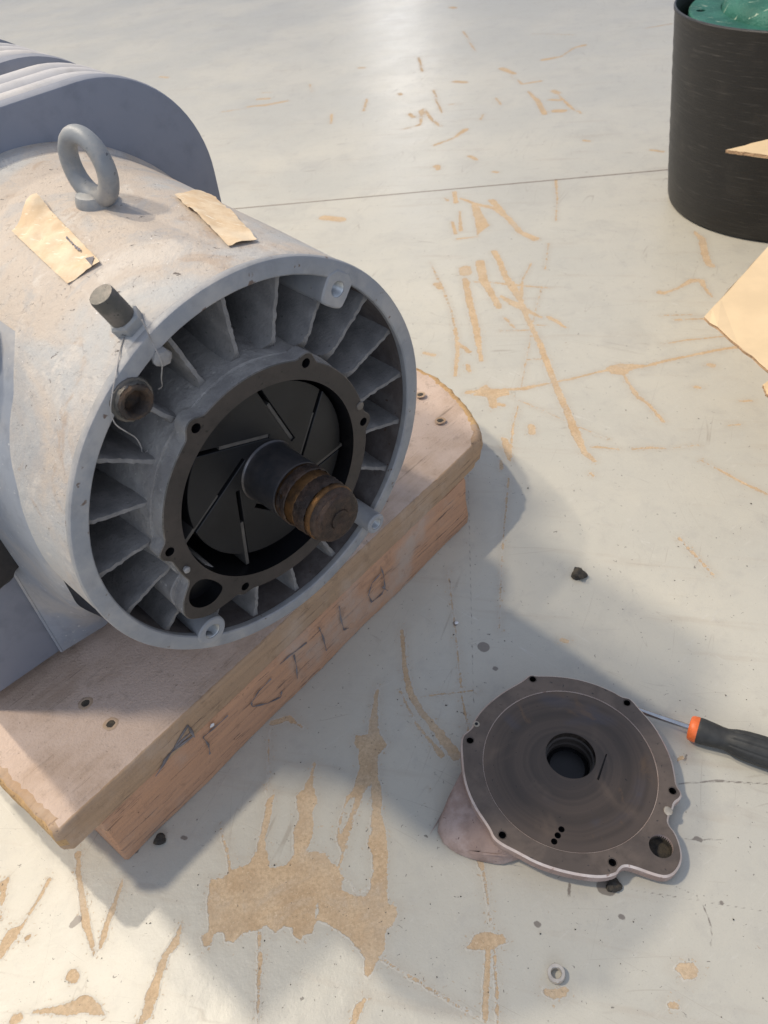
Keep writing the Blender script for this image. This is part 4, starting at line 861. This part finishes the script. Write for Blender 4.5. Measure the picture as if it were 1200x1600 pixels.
gt = np.array([.03, -.02, 1.]); gt /= np.linalg.norm(gt); g1 = np.cross([0, 1., 0], gt); g1 /= np.linalg.norm(g1); g2 = np.cross(gt, g1); GO = TC+np.array([.012, .012, .425])
bm = bmesh.new()
hl = [circle(.29*math.cos(a), .29*math.sin(a), .0105, 18) for a in np.radians([200, 246, 292, 338, 24, 70, 116, 162])]
plate_with_holes(bm, circle(0, 0, .316, 120), hl+[circle(0, 0, .245, 90)], lambda x, y, h: GO+x*g1+y*g2+h*gt, -.03, 0., 0, 0, .003)
gfl = obj('bolted_flange', bm, 'green', gc)
for h_ in hl:
    c_ = h_.mean(0); bm = bmesh.new(); lathe(bm, [(.0104, -.002), (.010, -.028)], GO+c_[0]*g1+c_[1]*g2, g1, g2, gt, 16, cap1=True); obj('bolt_hole', bm, 'bore', gfl)
bm = bmesh.new(); lathe(bm, [(.246, -.02), (.243, .004), (.238, .02), (.225, .032), (.19, .05), (.12, .066), (.05, .07)], GO, g1, g2, gt, 90, cap1=True); obj('casting_body', bm, 'green', gc)
bm = bmesh.new(); lathe(bm, [(.30, -.33), (.30, -.03)], GO, g1, g2, gt, 60); obj('casting_skirt', bm, 'green', gc)

# ------------------------------------------------------------------ cardboard box at the right edge with flaps standing open
bx = empty('cardboard_box', (1.1, 1.42, 0), 'open tan cardboard box past the right edge, flaps poking into view', 'box')
BH = .25
k0 = np.array([.86, 1.20, 0]); k1 = np.array([.99, 1.58, 0]); ed = (k1-k0)/np.linalg.norm(k1-k0); sdn = np.array([ed[1], -ed[0], 0]); dep_ = .42; tk = .005; ln0 = np.linalg.norm(k1-k0)
def panel(name, O, a, b, th): bm = bmesh.new(); box(bm, O, a, b, th); obj(name, bm, ['card'], bx, smooth=False)
zz = np.array([0, 0, 1.]); o0 = np.array([0, 0, .001])
panel('box_side', k0+o0, ed*ln0, zz*(BH-.002), sdn*tk); panel('box_side', k0+sdn*(dep_-tk)+o0, ed*ln0, zz*(BH-.002), sdn*tk)
panel('box_side', k0+sdn*tk+o0, sdn*(dep_-2*tk), zz*(BH-.002), ed*tk); panel('box_side', k1+sdn*tk-ed*tk+o0, sdn*(dep_-2*tk), zz*(BH-.002), ed*tk)
panel('box_base', k0+sdn*tk+ed*tk+o0, sdn*(dep_-2*tk), ed*(ln0-2*tk), zz*tk)
def flap(pts, th=.0045, nsub=10):
    """corner list; the outline edges show torn corrugation"""
    pts = [np.asarray(p, float) for p in pts]; n_ = np.cross(pts[1]-pts[0], pts[2]-pts[1]); n_ /= np.linalg.norm(n_)
    if n_[2] < 0: n_ = -n_
    bm = bmesh.new(); lp = []
    for a, b in zip(pts, pts[1:]+pts[:1]): lp += [a+(b-a)*k/nsub+(rng.normal(0, .0006, 3) if k else 0) for k in range(nsub)]
    top = [bm.verts.new(p) for p in lp]; midv = [bm.verts.new(p-n_*th*.5+rng.normal(0, .0007, 3)) for p in lp]; bot = [bm.verts.new(p-n_*th) for p in lp]
    grid_faces(bm, [top, midv, bot], True, mi=1); bm.faces.new(top); bm.faces.new(bot); return bm
c0 = onz(1100, 495, .25); ca = onz(1206, 379, .25); cb_ = onz(1206, 583, .25)
obj('box_flap', flap([c0, c0+(ca-c0)*1.15, np.array([.87, 1.24, .2505]), c0+(cb_-c0)*1.05]), ['card', 'cardedge'], bx, smooth=False)
g0 = onz(1192, 601, .06); obj('box_flap', flap([g0, onz(1230, 575, .06), onz(1230, 640, .06), onz(1198, 615, .06)], .006), ['card', 'cardedge'], bx, smooth=False)
f0 = onz(1134, 234, .25); obj('box_flap', flap([f0, onz(1230, 210, .255), onz(1236, 247, .25), onz(1168, 238, .249)], .007), ['card', 'cardedge'], bx, smooth=False)

# ------------------------------------------------------------------ small things lying on the floor
bm = bmesh.new(); p = onz(869, 1524, .0); lathe(bm, [(.0088, .0006), (.0092, .002), (.0092, .0068), (.0086, .0076), (.0058, .0076), (.0052, .0068), (.0052, .0012)], p, EX, EY, EZ, 40, closed_prof=True, amp=.0001)
tag(obj('steel_ring', bm, 'nut'), 'small pale steel ring on a chipped brown spot of floor', 'ring')
def lump(name, px, r, label, mat='dirt', cat='dirt', sq=.7):
    p = onz(*px, 0); bm = bmesh.new(); bmesh.ops.create_icosphere(bm, subdivisions=3, radius=r)
    for v in bm.verts:
        k = 1+.22*math.sin(v.co.x*400+1)*math.sin(v.co.y*370)+.16*math.sin(v.co.z*520+v.co.x*300)+rng.normal(0, .05); v.co = Vector((v.co.x*k, v.co.y*k, max(-r*sq*.6, v.co.z*k*sq)))
        v.co += Vector((p[0], p[1], r*sq*.62))
    return tag(obj(name, bm, mat), label, cat)
lump('dirt_clod', (904, 899), .0105, 'dark greasy dirt clod on the floor near the curved shadow edge')
lump('oily_fluff', (250, 1314), .007, 'tuft of dark oily fluff under the near end of the beam', sq=.6)
lump('oily_crumb', (958, 1384), .008, 'oily black crumb at the notch of the end cover', sq=.5)
lump('paper_chip', (713, 974), .0028, 'tiny bright chip on the floor beside the long thin scratch', 'white', 'chip', .5)
lump('metal_shaving', (735, 1334), .0035, 'small curled metal shaving below the left of the end cover', 'bolt', 'shaving', .5)

# grit and crumbs nobody could count
bm = bmesh.new(); gr = np.random.default_rng(23)
for k in range(300):
    px = (gr.uniform(0, 1200), 1600*gr.uniform(.28, 1)**.8) if k < 240 else (gr.normal(640, 90), gr.normal(1180, 120))
    p = onz(*px)
    d_ = p-C2; a_, b_ = d_ @ UB, d_ @ NB
    if (-.345 < a_ < .61 and -.45 < b_ < -.09) or np.hypot(p[0]-K[0], p[1]-K[1]) < .165: continue
    r = abs(gr.normal(0, .00045))+.0003; vs = []
    for q_ in ((1, 0, 0), (-.5, .87, 0), (-.5, -.87, 0), (0, 0, 1.1), (.2, .1, -.4)): vs.append(bm.verts.new(p+np.array([0, 0, r*.45])+r*np.array(q_)*gr.uniform(.6, 1.5, 3)))
    for f in ((0, 1, 3), (1, 2, 3), (2, 0, 3), (1, 0, 4), (2, 1, 4), (0, 2, 4)): bm.faces.new([vs[i] for i in f])
tag(obj('floor_grit', bm, 'dirt', smooth=False), 'fine dark grit and crumbs scattered over the painted floor', 'grit', kind='stuff')
